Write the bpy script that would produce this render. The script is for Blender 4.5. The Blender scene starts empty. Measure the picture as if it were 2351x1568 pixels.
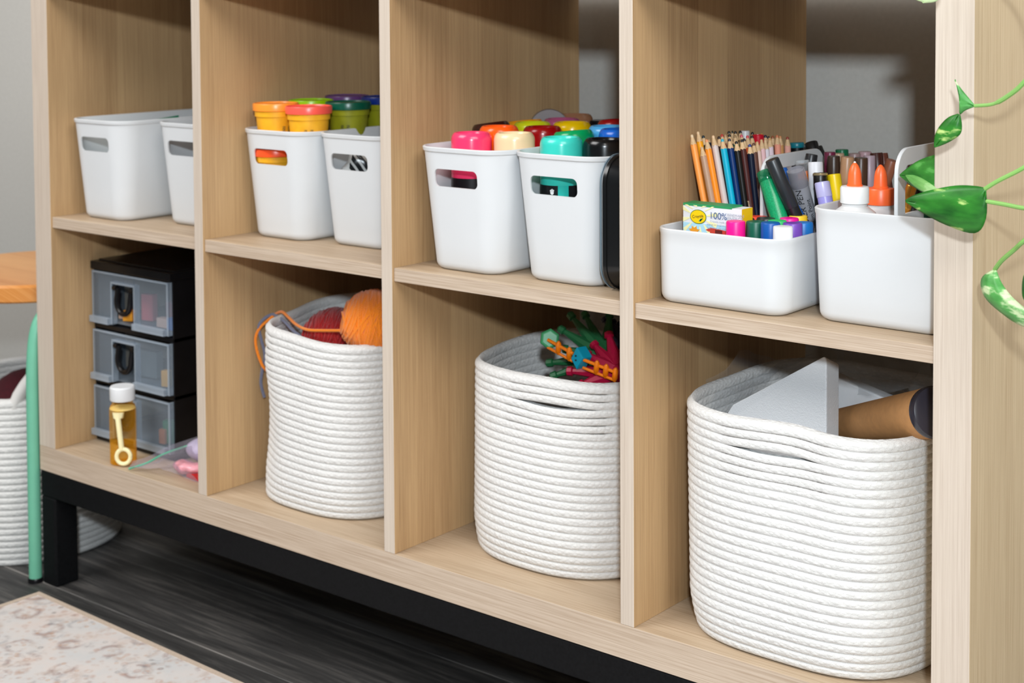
import bpy, bmesh, math, random
from mathutils import Vector, Matrix, noise as mnoise
random.seed(7)
C = bpy.context.scene.collection
SC = bpy.context.scene

# ------------------------------------------------------------------ camera
F_PX, PX, PY = 3498.212, 1175.5, 168.877
CAM = Vector((1.95706, -1.31286, 0.66606))
RGT = Vector((0.77534, 0.631515, -0.0059606))
UPV = Vector((-0.025093, 0.0402358, 0.998875))
FWD = Vector((-0.631045, 0.774319, -0.047043))
cd = bpy.data.cameras.new('camera')
cam = bpy.data.objects.new('camera', cd); C.objects.link(cam)
R = Matrix((RGT, UPV, -FWD)).transposed().to_4x4()
cam.matrix_world = Matrix.Translation(CAM) @ R
cd.sensor_width = 36.0; cd.sensor_fit = 'HORIZONTAL'
cd.lens = F_PX * 36.0 / 2351.0
cd.shift_x = 0.0
cd.shift_y = -(784.0 - PY) / 2351.0
cd.clip_start = 0.02
cd.dof.use_dof = True
cd.dof.focus_distance = 1.50
cd.dof.aperture_fstop = 9.0
SC.camera = cam

# ------------------------------------------------------------------ light and exposure
SC.view_settings.view_transform = 'Standard'
SC.view_settings.look = 'None'
SC.view_settings.gamma = 1.0
SC.view_settings.exposure = 0.15
SC.view_settings.use_curve_mapping = False
W = bpy.data.worlds.new('room_light'); SC.world = W; W.use_nodes = True
bgn = W.node_tree.nodes['Background']
bgn.inputs[0].default_value = (1.0, 0.94, 0.87, 1); bgn.inputs[1].default_value = 0.07

def area(name, loc, target, size, power, col, size_y=None):
    l = bpy.data.lights.new(name, 'AREA'); l.energy = power; l.color = col; l.size = size
    if size_y: l.shape = 'RECTANGLE'; l.size_y = size_y
    o = bpy.data.objects.new(name, l); C.objects.link(o); o.location = loc
    o.rotation_euler = (Vector(target) - Vector(loc)).to_track_quat('-Z', 'Y').to_euler()
    return o
area('camera_flash', (2.22, -1.60, 1.02), (0.8, 0.1, 0.35), 0.085, 24.0, (0.83, 0.925, 1.0))
area('front_left_fill', (-0.3, -1.7, 2.35), (0.3, 0.0, 0.35), 1.6, 58.0, (1.0, 0.98, 0.965), 1.3)  # unseen soft fill added to brighten the front faces at the left
area('room_bounce_light', (3.15, -1.45, 2.4), (0.8, 0.0, 0.3), 2.0, 62.0, (1.0, 0.98, 0.955), 1.3)

ZF, ZS, ZSB, ZDB, DEP = -0.2127, 0.3482, 0.3319, -0.0374, 0.3767
def at(u, v, y):
    d = FWD + RGT * ((u - PX) / F_PX) + UPV * ((PY - v) / F_PX)
    return CAM + d * ((y - CAM.y) / d.y)

# ------------------------------------------------------------------ materials
def new_mat(name):
    m = bpy.data.materials.new(name); m.use_nodes = True
    nt = m.node_tree; b = nt.nodes['Principled BSDF']
    return m, nt, b
def lk(nt, a, b): nt.links.new(a, b)
def nd(nt, t, **kw):
    n = nt.nodes.new(t)
    for k, v in kw.items(): setattr(n, k, v)
    return n
def ramp(nt, stops):
    r = nd(nt, 'ShaderNodeValToRGB'); e = r.color_ramp.elements
    while len(e) < len(stops): e.new(0.5)
    for el, (p, c) in zip(e, stops):
        el.position = p; el.color = (*c, 1)
    return r
MC = {}
def pm(name, col, rough=0.45, var=0.06, scale=40.0, bump=0.0, spec=0.5, metal=0.0, coat=0.0, trans=0.0):
    """plain coloured material with a little procedural variation"""
    if name in MC: return MC[name]
    m, nt, b = new_mat(name)
    tc = nd(nt, 'ShaderNodeTexCoord'); nz = nd(nt, 'ShaderNodeTexNoise')
    nz.inputs['Scale'].default_value = scale; nz.inputs['Detail'].default_value = 4
    lk(nt, tc.outputs['Object'], nz.inputs['Vector'])
    r = ramp(nt, [(0.3, tuple(c * (1 - var) for c in col)), (0.7, tuple(min(1, c * (1 + var)) for c in col))])
    lk(nt, nz.outputs['Fac'], r.inputs['Fac']); lk(nt, r.outputs['Color'], b.inputs['Base Color'])
    b.inputs['Roughness'].default_value = rough; b.inputs['Metallic'].default_value = metal
    b.inputs['Specular IOR Level'].default_value = spec; b.inputs['Coat Weight'].default_value = coat
    if trans: b.inputs['Transmission Weight'].default_value = trans
    if bump:
        bp = nd(nt, 'ShaderNodeBump'); bp.inputs['Strength'].default_value = bump; bp.inputs['Distance'].default_value = 0.002
        lk(nt, nz.outputs['Fac'], bp.inputs['Height']); lk(nt, bp.outputs['Normal'], b.inputs['Normal'])
    MC[name] = m; return m
def S(r, g, b):
    """sRGB 0-255 to linear"""
    f = lambda c: (c / 255 / 12.92) if c / 255 <= 0.04045 else (((c / 255) + 0.055) / 1.055) ** 2.4
    return (f(r), f(g), f(b))

def wood(name, light, dark, along, stave=0.062, rough=0.5, stv=0.22):
    m, nt, b = new_mat(name)
    tc = nd(nt, 'ShaderNodeTexCoord'); sx = nd(nt, 'ShaderNodeSeparateXYZ'); lk(nt, tc.outputs['Object'], sx.inputs[0])
    ax = {'x': 0, 'y': 1, 'z': 2}
    o = [i for i in range(3) if i != ax[along]]
    add = nd(nt, 'ShaderNodeMath', operation='ADD')
    lk(nt, sx.outputs[o[0]], add.inputs[0]); lk(nt, sx.outputs[o[1]], add.inputs[1])
    dv = nd(nt, 'ShaderNodeMath', operation='DIVIDE'); lk(nt, add.outputs[0], dv.inputs[0]); dv.inputs[1].default_value = stave
    fl = nd(nt, 'ShaderNodeMath', operation='FLOOR'); lk(nt, dv.outputs[0], fl.inputs[0])
    wn = nd(nt, 'ShaderNodeTexWhiteNoise', noise_dimensions='1D'); lk(nt, fl.outputs[0], wn.inputs['W'])
    # grain coordinates: cross, along (shifted per stave)
    sh = nd(nt, 'ShaderNodeMath', operation='MULTIPLY_ADD'); lk(nt, wn.outputs['Value'], sh.inputs[0]); sh.inputs[1].default_value = 3.0
    lk(nt, sx.outputs[ax[along]], sh.inputs[2])
    cb = nd(nt, 'ShaderNodeCombineXYZ'); lk(nt, add.outputs[0], cb.inputs[0]); lk(nt, sh.outputs[0], cb.inputs[1])
    def noise(sc, scale, det):
        mp = nd(nt, 'ShaderNodeMapping'); mp.inputs['Scale'].default_value = sc; lk(nt, cb.outputs[0], mp.inputs['Vector'])
        n = nd(nt, 'ShaderNodeTexNoise'); n.inputs['Scale'].default_value = scale; n.inputs['Detail'].default_value = det
        n.inputs['Roughness'].default_value = 0.62
        lk(nt, mp.outputs[0], n.inputs['Vector']); return n
    n1 = noise((1, 0.010, 1), 480, 5); n2 = noise((1, 0.014, 1), 1300, 2); n3 = noise((1, 0.035, 1), 44, 3)
    a1 = nd(nt, 'ShaderNodeMath', operation='MULTIPLY'); lk(nt, n1.outputs['Fac'], a1.inputs[0]); a1.inputs[1].default_value = 0.50
    a2 = nd(nt, 'ShaderNodeMath', operation='MULTIPLY_ADD'); lk(nt, n2.outputs['Fac'], a2.inputs[0]); a2.inputs[1].default_value = 0.28; lk(nt, a1.outputs[0], a2.inputs[2])
    a3 = nd(nt, 'ShaderNodeMath', operation='MULTIPLY_ADD'); lk(nt, n3.outputs['Fac'], a3.inputs[0]); a3.inputs[1].default_value = 0.22; lk(nt, a2.outputs[0], a3.inputs[2])
    a4 = nd(nt, 'ShaderNodeMath', operation='MULTIPLY_ADD'); lk(nt, wn.outputs['Value'], a4.inputs[0]); a4.inputs[1].default_value = stv; lk(nt, a3.outputs[0], a4.inputs[2])
    mid = tuple((l * 0.6 + d * 0.4) for l, d in zip(light, dark))
    r = ramp(nt, [(0.36 + stv * 0.25, dark), (0.52 + stv * 0.5, mid), (0.66 + stv * 0.75, light)])
    lk(nt, a4.outputs[0], r.inputs['Fac']); lk(nt, r.outputs['Color'], b.inputs['Base Color'])
    b.inputs['Roughness'].default_value = rough; b.inputs['Specular IOR Level'].default_value = 0.35
    bp = nd(nt, 'ShaderNodeBump'); bp.inputs['Strength'].default_value = 0.10; bp.inputs['Distance'].default_value = 0.001
    lk(nt, a2.outputs[0], bp.inputs['Height']); lk(nt, bp.outputs['Normal'], b.inputs['Normal'])
    return m
OAK_V = wood('oak_veneer_vertical', S(204, 170, 126), S(164, 130, 92), 'z', stv=0.14)
OAK_END_LIT = wood('oak_veneer_end_panel_lit', S(216, 194, 158), S(182, 156, 120), 'z', stv=0.10)  # same oak, paler: the end panel's stronger room light put into its colour
OAK_H = wood('oak_veneer_horizontal', S(208, 188, 162), S(160, 134, 106), 'x', stave=0.09, stv=0.10)
EDGE_V = wood('oak_edge_vertical', S(212, 199, 184), S(186, 170, 154), 'z', stave=0.2, stv=0.05)
EDGE_H = wood('oak_edge_horizontal', S(212, 195, 176), S(170, 148, 126), 'x', stave=0.2, stv=0.05)

def film(name, tint, fac, rough=0.15, edge=0.35):
    """thin clear or frosted plastic"""
    m, nt, b = new_mat(name)
    tr = nd(nt, 'ShaderNodeBsdfTransparent'); tr.inputs[0].default_value = (*[0.55 + 0.45 * c for c in tint], 1)
    mx = nd(nt, 'ShaderNodeMixShader'); fr = nd(nt, 'ShaderNodeLayerWeight'); fr.inputs['Blend'].default_value = 0.35
    mt = nd(nt, 'ShaderNodeMath', operation='MULTIPLY_ADD'); lk(nt, fr.outputs['Facing'], mt.inputs[0]); mt.inputs[1].default_value = edge; mt.inputs[2].default_value = fac
    lk(nt, mt.outputs[0], mx.inputs[0]); lk(nt, tr.outputs[0], mx.inputs[1]); lk(nt, b.outputs[0], mx.inputs[2])
    b.inputs['Base Color'].default_value = (*tint, 1); b.inputs['Roughness'].default_value = rough
    out = nt.nodes['Material Output']; lk(nt, mx.outputs[0], out.inputs['Surface'])
    return m

def rope_mat(name, col, fac=1.0):
    m, nt, b = new_mat(name)
    uv = nd(nt, 'ShaderNodeUVMap'); uv.uv_map = 'UVMap'
    mp = nd(nt, 'ShaderNodeMapping'); lk(nt, uv.outputs[0], mp.inputs['Vector']); mp.inputs['Scale'].default_value = (2.0, 2.6, 1); mp.inputs['Rotation'].default_value = (0, 0, 0.5)
    vo = nd(nt, 'ShaderNodeTexVoronoi'); vo.feature = 'F1'; vo.inputs['Scale'].default_value = 1.0; vo.inputs['Randomness'].default_value = 0.75
    lk(nt, mp.outputs[0], vo.inputs['Vector'])
    nz = nd(nt, 'ShaderNodeTexNoise'); nz.inputs['Scale'].default_value = 9.0; nz.inputs['Detail'].default_value = 5; lk(nt, uv.outputs[0], nz.inputs['Vector'])
    a = nd(nt, 'ShaderNodeMath', operation='MULTIPLY_ADD'); lk(nt, nz.outputs['Fac'], a.inputs[0]); a.inputs[1].default_value = 0.6; lk(nt, vo.outputs['Distance'], a.inputs[2])
    bp = nd(nt, 'ShaderNodeBump'); bp.invert = True; bp.inputs['Strength'].default_value = 0.5 * fac; bp.inputs['Distance'].default_value = 0.0022
    lk(nt, a.outputs[0], bp.inputs['Height']); lk(nt, bp.outputs['Normal'], b.inputs['Normal'])
    r = ramp(nt, [(0.25, col), (1.15, tuple(c * 0.88 for c in col))]); lk(nt, a.outputs[0], r.inputs['Fac'])
    lk(nt, r.outputs['Color'], b.inputs['Base Color'])
    b.inputs['Roughness'].default_value = 0.95; b.inputs['Specular IOR Level'].default_value = 0.1
    b.inputs['Sheen Weight'].default_value = 0.15
    return m
ROPE = rope_mat('cotton_rope', (0.80, 0.795, 0.775))
ROPE_HANDLE = rope_mat('cotton_rope_handle', (0.80, 0.78, 0.75), 0.3)

def floor_mat():
    m, nt, b = new_mat('dark_grey_plank_floor')
    tc = nd(nt, 'ShaderNodeTexCoord'); mp = nd(nt, 'ShaderNodeMapping'); lk(nt, tc.outputs['Object'], mp.inputs['Vector'])
    mp.inputs['Location'].default_value = (0.70, 0.1755, 0)
    br = nd(nt, 'ShaderNodeTexBrick'); lk(nt, mp.outputs[0], br.inputs['Vector'])
    br.inputs['Scale'].default_value = 1.0; br.offset = 0.1; br.inputs['Brick Width'].default_value = 2.6; br.inputs['Row Height'].default_value = 0.178
    br.inputs['Mortar Size'].default_value = 0.0011; br.inputs['Mortar Smooth'].default_value = 0.1; br.inputs['Bias'].default_value = 0.0
    br.inputs['Color1'].default_value = (0.8, 0.8, 0.8, 1); br.inputs['Color2'].default_value = (1.15, 1.15, 1.15, 1); br.inputs['Mortar'].default_value = (2.6, 2.6, 2.6, 1)
    m2 = nd(nt, 'ShaderNodeMapping'); m2.inputs['Scale'].default_value = (1.6, 26, 1); lk(nt, tc.outputs['Object'], m2.inputs['Vector'])
    nz = nd(nt, 'ShaderNodeTexNoise'); nz.inputs['Scale'].default_value = 2.6; nz.inputs['Detail'].default_value = 8; nz.inputs['Roughness'].default_value = 0.65
    nz.inputs['Distortion'].default_value = 0.5
    lk(nt, m2.outputs[0], nz.inputs['Vector'])
    r = ramp(nt, [(0.28, S(38, 37, 37)), (0.5, S(66, 65, 64)), (0.72, S(112, 108, 104))]); lk(nt, nz.outputs['Fac'], r.inputs['Fac'])
    mx = nd(nt, 'ShaderNodeMixRGB', blend_type='MULTIPLY'); mx.inputs[0].default_value = 1.0
    lk(nt, r.outputs['Color'], mx.inputs[1]); lk(nt, br.outputs['Color'], mx.inputs[2])
    lk(nt, mx.outputs[0], b.inputs['Base Color']); b.inputs['Roughness'].default_value = 0.5; b.inputs['Specular IOR Level'].default_value = 0.3
    bp = nd(nt, 'ShaderNodeBump'); bp.inputs['Strength'].default_value = 0.15; bp.inputs['Distance'].default_value = 0.001
    lk(nt, nz.outputs['Fac'], bp.inputs['Height']); lk(nt, bp.outputs['Normal'], b.inputs['Normal'])
    return m

def wall_mat():
    m, nt, b = new_mat('painted_wall_grey')
    tc = nd(nt, 'ShaderNodeTexCoord'); nz = nd(nt, 'ShaderNodeTexNoise'); nz.inputs['Scale'].default_value = 160; nz.inputs['Detail'].default_value = 3
    lk(nt, tc.outputs['Object'], nz.inputs['Vector'])
    bp = nd(nt, 'ShaderNodeBump'); bp.inputs['Strength'].default_value = 0.12; bp.inputs['Distance'].default_value = 0.001
    lk(nt, nz.outputs['Fac'], bp.inputs['Height']); lk(nt, bp.outputs['Normal'], b.inputs['Normal'])
    r = ramp(nt, [(0.3, S(196, 194, 188)), (0.7, S(202, 200, 194))]); lk(nt, nz.outputs['Fac'], r.inputs['Fac'])
    lk(nt, r.outputs['Color'], b.inputs['Base Color']); b.inputs['Roughness'].default_value = 0.8
    return m

def rug_mat():
    m, nt, b = new_mat('faded_patterned_rug')
    tc = nd(nt, 'ShaderNodeTexCoord')
    def mapped(s, rot=0.0, loc=(0, 0, 0)):
        p = nd(nt, 'ShaderNodeMapping'); p.inputs['Scale'].default_value = s; p.inputs['Rotation'].default_value = (0, 0, rot); p.inputs['Location'].default_value = loc
        lk(nt, tc.outputs['Object'], p.inputs['Vector']); return p
    def noise(p, sc, det=4, rough=0.6):
        n = nd(nt, 'ShaderNodeTexNoise'); n.inputs['Scale'].default_value = sc; n.inputs['Detail'].default_value = det; n.inputs['Roughness'].default_value = rough
        lk(nt, p.outputs[0], n.inputs['Vector']); return n
    p0 = mapped((1, 1, 1))
    nb = noise(p0, 14, 5); base = ramp(nt, [(0.35, S(206, 205, 204)), (0.55, S(214, 208, 204)), (0.7, S(218, 204, 196))]); lk(nt, nb.outputs['Fac'], base.inputs['Fac'])
    cur = base.outputs['Color']
    wob = noise(p0, 9, 3); 
    def rings(scale, lo, hi, col, mixmul, rnd=0.35, loc=(0, 0, 0), wn_scale=30):
        nonlocal cur
        p = mapped((scale, scale, scale), 0.0, loc)
        add = nd(nt, 'ShaderNodeMixRGB', blend_type='ADD'); add.inputs[0].default_value = 0.35
        lk(nt, p.outputs[0], add.inputs[1]); lk(nt, wob.outputs['Color'], add.inputs[2])
        v = nd(nt, 'ShaderNodeTexVoronoi'); v.inputs['Scale'].default_value = 1.0; v.inputs['Randomness'].default_value = rnd; lk(nt, add.outputs[0], v.inputs['Vector'])
        rr = ramp(nt, [(lo - 0.03, (0, 0, 0)), ((lo + hi) / 2, (1, 1, 1)), (hi + 0.03, (0, 0, 0))]); lk(nt, v.outputs['Distance'], rr.inputs['Fac'])
        n = noise(p0, wn_scale, 3); rn = ramp(nt, [(0.42, (0, 0, 0)), (0.58, (1, 1, 1))]); lk(nt, n.outputs['Fac'], rn.inputs['Fac'])
        mu = nd(nt, 'ShaderNodeMath', operation='MULTIPLY'); lk(nt, rr.outputs['Color'], mu.inputs[0]); lk(nt, rn.outputs['Color'], mu.inputs[1])
        m3 = nd(nt, 'ShaderNodeMath', operation='MULTIPLY'); lk(nt, mu.outputs[0], m3.inputs[0]); m3.inputs[1].default_value = mixmul
        mx = nd(nt, 'ShaderNodeMixRGB'); lk(nt, m3.outputs[0], mx.inputs[0]); lk(nt, cur, mx.inputs[1]); mx.inputs[2].default_value = (*col, 1); cur = mx.outputs[0]
    rings(15, 0.20, 0.33, S(152, 126, 120), 0.75, 0.45, (0, 0, 0), 42)
    rings(13, 0.00, 0.12, S(176, 140, 120), 0.7, 0.45, (0, 0, 0), 40)
    rings(19, 0.24, 0.38, S(140, 136, 138), 0.42, 0.8, (3.3, 1.7, 0), 70)
    rings(42, 0.05, 0.26, S(186, 144, 124), 0.45, 0.6, (1.3, 0.7, 0), 30)
    rings(55, 0.0, 0.2, S(196, 150, 110), 0.5, 0.8, (5.3, 2.7, 0), 10)
    rings(44, 0.0, 0.20, S(96, 92, 96), 0.5, 0.9, (7.3, 4.7, 0), 18)
    rings(70, 0.0, 0.30, S(190, 160, 144), 0.4, 0.9, (2.3, 8.7, 0), 24)
    rings(9, 0.30, 0.40, S(186, 164, 150), 0.5, 0.2, (0.4, 0.2, 0), 80)
    lk(nt, cur, b.inputs['Base Color']); b.inputs['Roughness'].default_value = 0.95; b.inputs['Specular IOR Level'].default_value = 0.1
    nf = noise(p0, 700, 2); bp = nd(nt, 'ShaderNodeBump'); bp.inputs['Strength'].default_value = 0.3; bp.inputs['Distance'].default_value = 0.001
    lk(nt, nf.outputs['Fac'], bp.inputs['Height']); lk(nt, bp.outputs['Normal'], b.inputs['Normal'])
    return m

def leaf_mat(name, dark, light, pale, amt):
    m, nt, b = new_mat(name)
    tc = nd(nt, 'ShaderNodeTexCoord'); mp = nd(nt, 'ShaderNodeMapping'); mp.inputs['Scale'].default_value = (30, 30, 75); mp.inputs['Rotation'].default_value = (0, 0.35, 0)
    lk(nt, tc.outputs['Object'], mp.inputs['Vector'])
    n = nd(nt, 'ShaderNodeTexNoise'); n.inputs['Scale'].default_value = 1.0; n.inputs['Detail'].default_value = 5; lk(nt, mp.outputs[0], n.inputs['Vector'])
    r = ramp(nt, [(0.30, dark), (0.60 - amt * 0.12, light), (0.66 - amt * 0.12, pale)]); lk(nt, n.outputs['Fac'], r.inputs['Fac'])
    lk(nt, r.outputs['Color'], b.inputs['Base Color']); b.inputs['Roughness'].default_value = 0.42; b.inputs['Specular IOR Level'].default_value = 0.4
    b.inputs['Subsurface Weight'].default_value = 0.0
    return m

WHITE_PL = pm('white_plastic', (0.665, 0.685, 0.70), 0.42, 0.01, 20, spec=0.4)
BLACK_PL = pm('black_plastic', (0.006, 0.006, 0.007), 0.28, 0.2, spec=0.3)
BLACK_METAL = pm('black_powder_coat', (0.005, 0.0053, 0.006), 0.6, 0.25, 300, spec=0.12)
FROST = film('frosted_clear_plastic', (0.60, 0.68, 0.76), 0.05, 0.3, 0.28)
FROST_EDGE = film('frosted_edge', (0.62, 0.70, 0.78), 0.24, 0.2)
CLEAR = film('clear_plastic', (0.85, 0.88, 0.9), 0.10, 0.08)
THIN = film('thin_clear_film', (0.80, 0.82, 0.84), 0.03, 0.06, 0.22)

# ------------------------------------------------------------------ mesh helpers
class MB:
    def __init__(s): s.bm = bmesh.new(); s.uv = None
    def box(s, x0, x1, y0, y1, z0, z1):
        v = [s.bm.verts.new((x, y, z)) for x in (x0, x1) for y in (y0, y1) for z in (z0, z1)]
        for f in ((0, 1, 3, 2), (4, 6, 7, 5), (0, 4, 5, 1), (2, 3, 7, 6), (0, 2, 6, 4), (1, 5, 7, 3)): s.bm.faces.new([v[i] for i in f])
        return v
    def loft(s, rings, cap0=True, cap1=True, closed=True):
        rs = [[s.bm.verts.new(p) for p in r] for r in rings]
        n = len(rs[0])
        for a, b in zip(rs, rs[1:]):
            for i in range(n if closed else n - 1):
                j = (i + 1) % n
                s.bm.faces.new((a[i], a[j], b[j], b[i]))
        if cap0: s.bm.faces.new(rs[0][::-1])
        if cap1: s.bm.faces.new(rs[-1])
        return rs
    def lathe(s, prof, n=32, M=None, cap0=True, cap1=True):
        M = M or Matrix()
        rings = [[M @ Vector((r * math.cos(2 * math.pi * i / n), r * math.sin(2 * math.pi * i / n), z)) for i in range(n)] for r, z in prof]
        return s.loft(rings, cap0, cap1)
    def tube(s, pts, r, n=10, cap=True):
        pts = [Vector(p) for p in pts]; rr = r if isinstance(r, (list, tuple)) else [r] * len(pts)
        rings = []; up = Vector((0.13, 0.21, 1)).normalized(); prev = None
        for i, p in enumerate(pts):
            t = (pts[min(i + 1, len(pts) - 1)] - pts[max(i - 1, 0)]).normalized()
            a = t.cross(up) if prev is None else (prev - t * prev.dot(t))
            if a.length < 1e-6: a = t.orthogonal()
            a.normalize(); b = t.cross(a); prev = a
            rings.append([p + a * rr[i] * math.cos(2 * math.pi * k / n) + b * rr[i] * math.sin(2 * math.pi * k / n) for k in range(n)])
        return s.loft(rings, cap, cap)
    def prism(s, poly, d):
        """closed polygon (3-D points) pushed along vector d"""
        a = [Vector(p) for p in poly]; d = Vector(d)
        return s.loft([a, [p + d for p in a]])
    def sphere(s, c, rx, ry=None, rz=None, u=24, v=14):
        ry = ry or rx; rz = rz or rx; c = Vector(c)
        bmesh.ops.create_uvsphere(s.bm, u_segments=u, v_segments=v, radius=1.0, matrix=Matrix.Translation(c) @ Matrix.Diagonal((rx, ry, rz, 1)))
    def build(s, name, mat, parent=None, smooth=True, bevel=0.0, seg=2, loc=None, angle=35):
        bmesh.ops.recalc_face_normals(s.bm, faces=s.bm.faces)
        me = bpy.data.meshes.new(name); s.bm.to_mesh(me); s.bm.free()
        for m in (mat if isinstance(mat, (list, tuple)) else [mat]): me.materials.append(m)
        if smooth:
            me.polygons.foreach_set('use_smooth', [True] * len(me.polygons))
            me.set_sharp_from_angle(angle=math.radians(angle))
        o = bpy.data.objects.new(name, me); C.objects.link(o)
        if parent: o.parent = parent
        if loc: o.location = loc
        if bevel:
            b = o.modifiers.new('bevel', 'BEVEL'); b.width = bevel; b.segments = seg; b.limit_method = 'ANGLE'; b.angle_limit = math.radians(40)
        return o
def tag(o, label=None, cat=None, group=None, kind=None):
    if label: o['label'] = label
    if cat: o['category'] = cat
    if group: o['group'] = group
    if kind: o['kind'] = kind
    return o
def empty(name, loc, label, cat, group=None, rot=(0, 0, 0)):
    o = bpy.data.objects.new(name, None); C.objects.link(o); o.location = loc; o.rotation_euler = rot; o.empty_display_size = 0.02
    return tag(o, label, cat, group)
def dup(root, loc, label, group=None, mats=None, rot=None, scale=None):
    """copy of a thing with copies of its parts; mats maps part name -> material"""
    r = root.copy(); C.objects.link(r); r.location = loc; r['label'] = label
    if group: r['group'] = group
    if rot is not None: r.rotation_euler = rot
    if scale is not None: r.scale = scale
    for ch in list(root.children):
        c = ch.copy(); C.objects.link(c); c.parent = r
        base = ch.name.split('.')[0]
        if mats and base in mats:
            c.material_slots[0].link = 'OBJECT'; c.material_slots[0].material = mats[base]
        for g in list(ch.children):
            d = g.copy(); C.objects.link(d); d.parent = c
            gb = g.name.split('.')[0]
            if mats and gb in mats:
                d.material_slots[0].link = 'OBJECT'; d.material_slots[0].material = mats[gb]
    return r
def aim(d):
    return Vector(d).to_track_quat('Z', 'Y').to_euler()
def rrect(w, d, r, n=8, z=0.0, cx=0.0, cy=0.0):
    r = min(r, w / 2 - 1e-4, d / 2 - 1e-4); pts = []
    for sx, sy, a0 in ((1, 1, 0), (-1, 1, 90), (-1, -1, 180), (1, -1, 270)):
        for k in range(n + 1):
            a = math.radians(a0 + 90 * k / n)
            pts.append(Vector((cx + sx * (w / 2 - r) + r * math.cos(a), cy + sy * (d / 2 - r) + r * math.sin(a), z)))
    return pts
def text_mesh(txt, size, mat, name='lettering', align='LEFT', extrude=0.0):
    c = bpy.data.curves.new('t', 'FONT'); c.body = txt; c.size = size; c.align_x = align; c.extrude = extrude
    o = bpy.data.objects.new('t', c); C.objects.link(o)
    dg = bpy.context.evaluated_depsgraph_get(); me = bpy.data.meshes.new_from_object(o.evaluated_get(dg))
    bpy.data.objects.remove(o); bpy.data.curves.remove(c)
    me.name = name; me.materials.clear(); me.materials.append(mat)
    n = bpy.data.objects.new(name, me); C.objects.link(n); return n
def boolean(o, cutter):
    m = o.modifiers.new('b', 'BOOLEAN'); m.object = cutter; m.operation = 'DIFFERENCE'; m.solver = 'EXACT'
    dg = bpy.context.evaluated_depsgraph_get(); dg.update()
    me = bpy.data.meshes.new_from_object(o.evaluated_get(dg)); o.modifiers.remove(m)
    old = o.data; nm = old.name; o.data = me; bpy.data.meshes.remove(old); me.name = nm
    cm = cutter.data; bpy.data.objects.remove(cutter); bpy.data.meshes.remove(cm)
    me.polygons.foreach_set('use_smooth', [True] * len(me.polygons)); me.set_sharp_from_angle(angle=math.radians(35))
def frame_at(o_pos, xdir, ydir):
    x = Vector(xdir).normalized(); z = x.cross(Vector(ydir)).normalized(); y = z.cross(x)
    return Matrix.Translation(o_pos) @ Matrix((x, y, z)).transposed().to_4x4()

# ------------------------------------------------------------------ setting
b = MB(); b.box(-2.2, 3.6, -3.4, 0.425, ZF - 0.03, ZF); o = b.build('floor', floor_mat(), smooth=False); tag(o, kind='structure')
b = MB(); b.box(-2.2, 3.6, 0.425, 0.525, ZF - 0.03, 2.4); o = b.build('wall_back', wall_mat(), smooth=False); tag(o, kind='structure')
b = MB(); b.box(-2.2, 3.6, 0.412, 0.4248, ZF, ZF + 0.09); o = b.build('baseboard_back', pm('baseboard_white', S(205, 203, 198), 0.5), smooth=False, bevel=0.003); tag(o, kind='structure')

# ------------------------------------------------------------------ shelf unit
T, TA, TE, PIT = 0.01777, 0.0404, 0.03696, 0.35
ZT = 0.6797
XE = 4 * PIT - T
unit = empty('cube_shelf_unit', (0.7, 0.19, ZF), 'long pale oak cube shelving unit on a black metal base', 'shelving unit')
def upart(mb, name, mat, lab=None, bevel=0.0007):
    o = mb.build(name, mat, unit, smooth=False, bevel=bevel); o.matrix_parent_inverse = Matrix.Translation((-0.7, -0.19, -ZF))
    if lab: o['label'] = lab
    return o
def panel(name, x0, x1, y0, y1, z0, z1, face, edge, along):
    """board whose front edge band has its own slightly paler strip"""
    b = MB(); b.box(x0, x1, y0, y1, z0, z1)
    o = b.build(name, [face, edge], unit, smooth=False, bevel=0.0007)
    o.matrix_parent_inverse = Matrix.Translation((-0.7, -0.19, -ZF))
    for p in o.data.polygons:
        if p.normal.y < -0.9: p.material_index = 1
    return o
panel('side_panel', -TA, 0, 0, DEP, 0.0, ZT, OAK_V, EDGE_V, 'z')
panel('side_panel', XE, XE + TE, 0, DEP, 0.0 + ZDB, ZT, OAK_END_LIT, EDGE_V, 'z')
for k in (1, 2, 3): panel('divider', k * PIT - T, k * PIT, 0, DEP, 0, ZT, OAK_V, EDGE_V, 'z')
panel('bottom_panel', -TA, XE, 0, DEP, ZDB, 0.0, OAK_H, EDGE_H, 'x')
panel('top_panel', -TA, XE + TE, 0, DEP, ZT, ZT + 0.0374, OAK_H, EDGE_H, 'x')
ZK = (0.0020, 0.0010, 0.0, 0.0)     # the loose shelves sit a touch unevenly
for k in range(4): panel('shelf', k * PIT, (k + 1) * PIT - T, 0.003, DEP, ZSB + ZK[k], ZS + ZK[k], OAK_H, EDGE_H, 'x')
ZR = -0.0770
b = MB()
b.box(-TA, XE + TE, 0.001, 0.041, ZR, ZDB - 0.0008); b.box(-TA, XE + TE, DEP - 0.041, DEP - 0.001, ZR, ZDB - 0.0008)
b.box(-TA, 0.0, 0.041, DEP - 0.041, ZR, ZDB - 0.0008); b.box(XE + TE - 0.04, XE + TE, 0.041, DEP - 0.041, ZR, ZDB - 0.0008)
bf = upart(b, 'base_frame', BLACK_METAL, 'black metal base frame', 0.002)
for x in (-TA, XE + TE - 0.035):
    for y in (0.001, DEP - 0.041):
        b = MB(); b.box(x, x + 0.035, y, y + 0.04, ZF, ZR); upart(b, 'leg', BLACK_METAL, 'black metal leg', 0.003)

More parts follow.
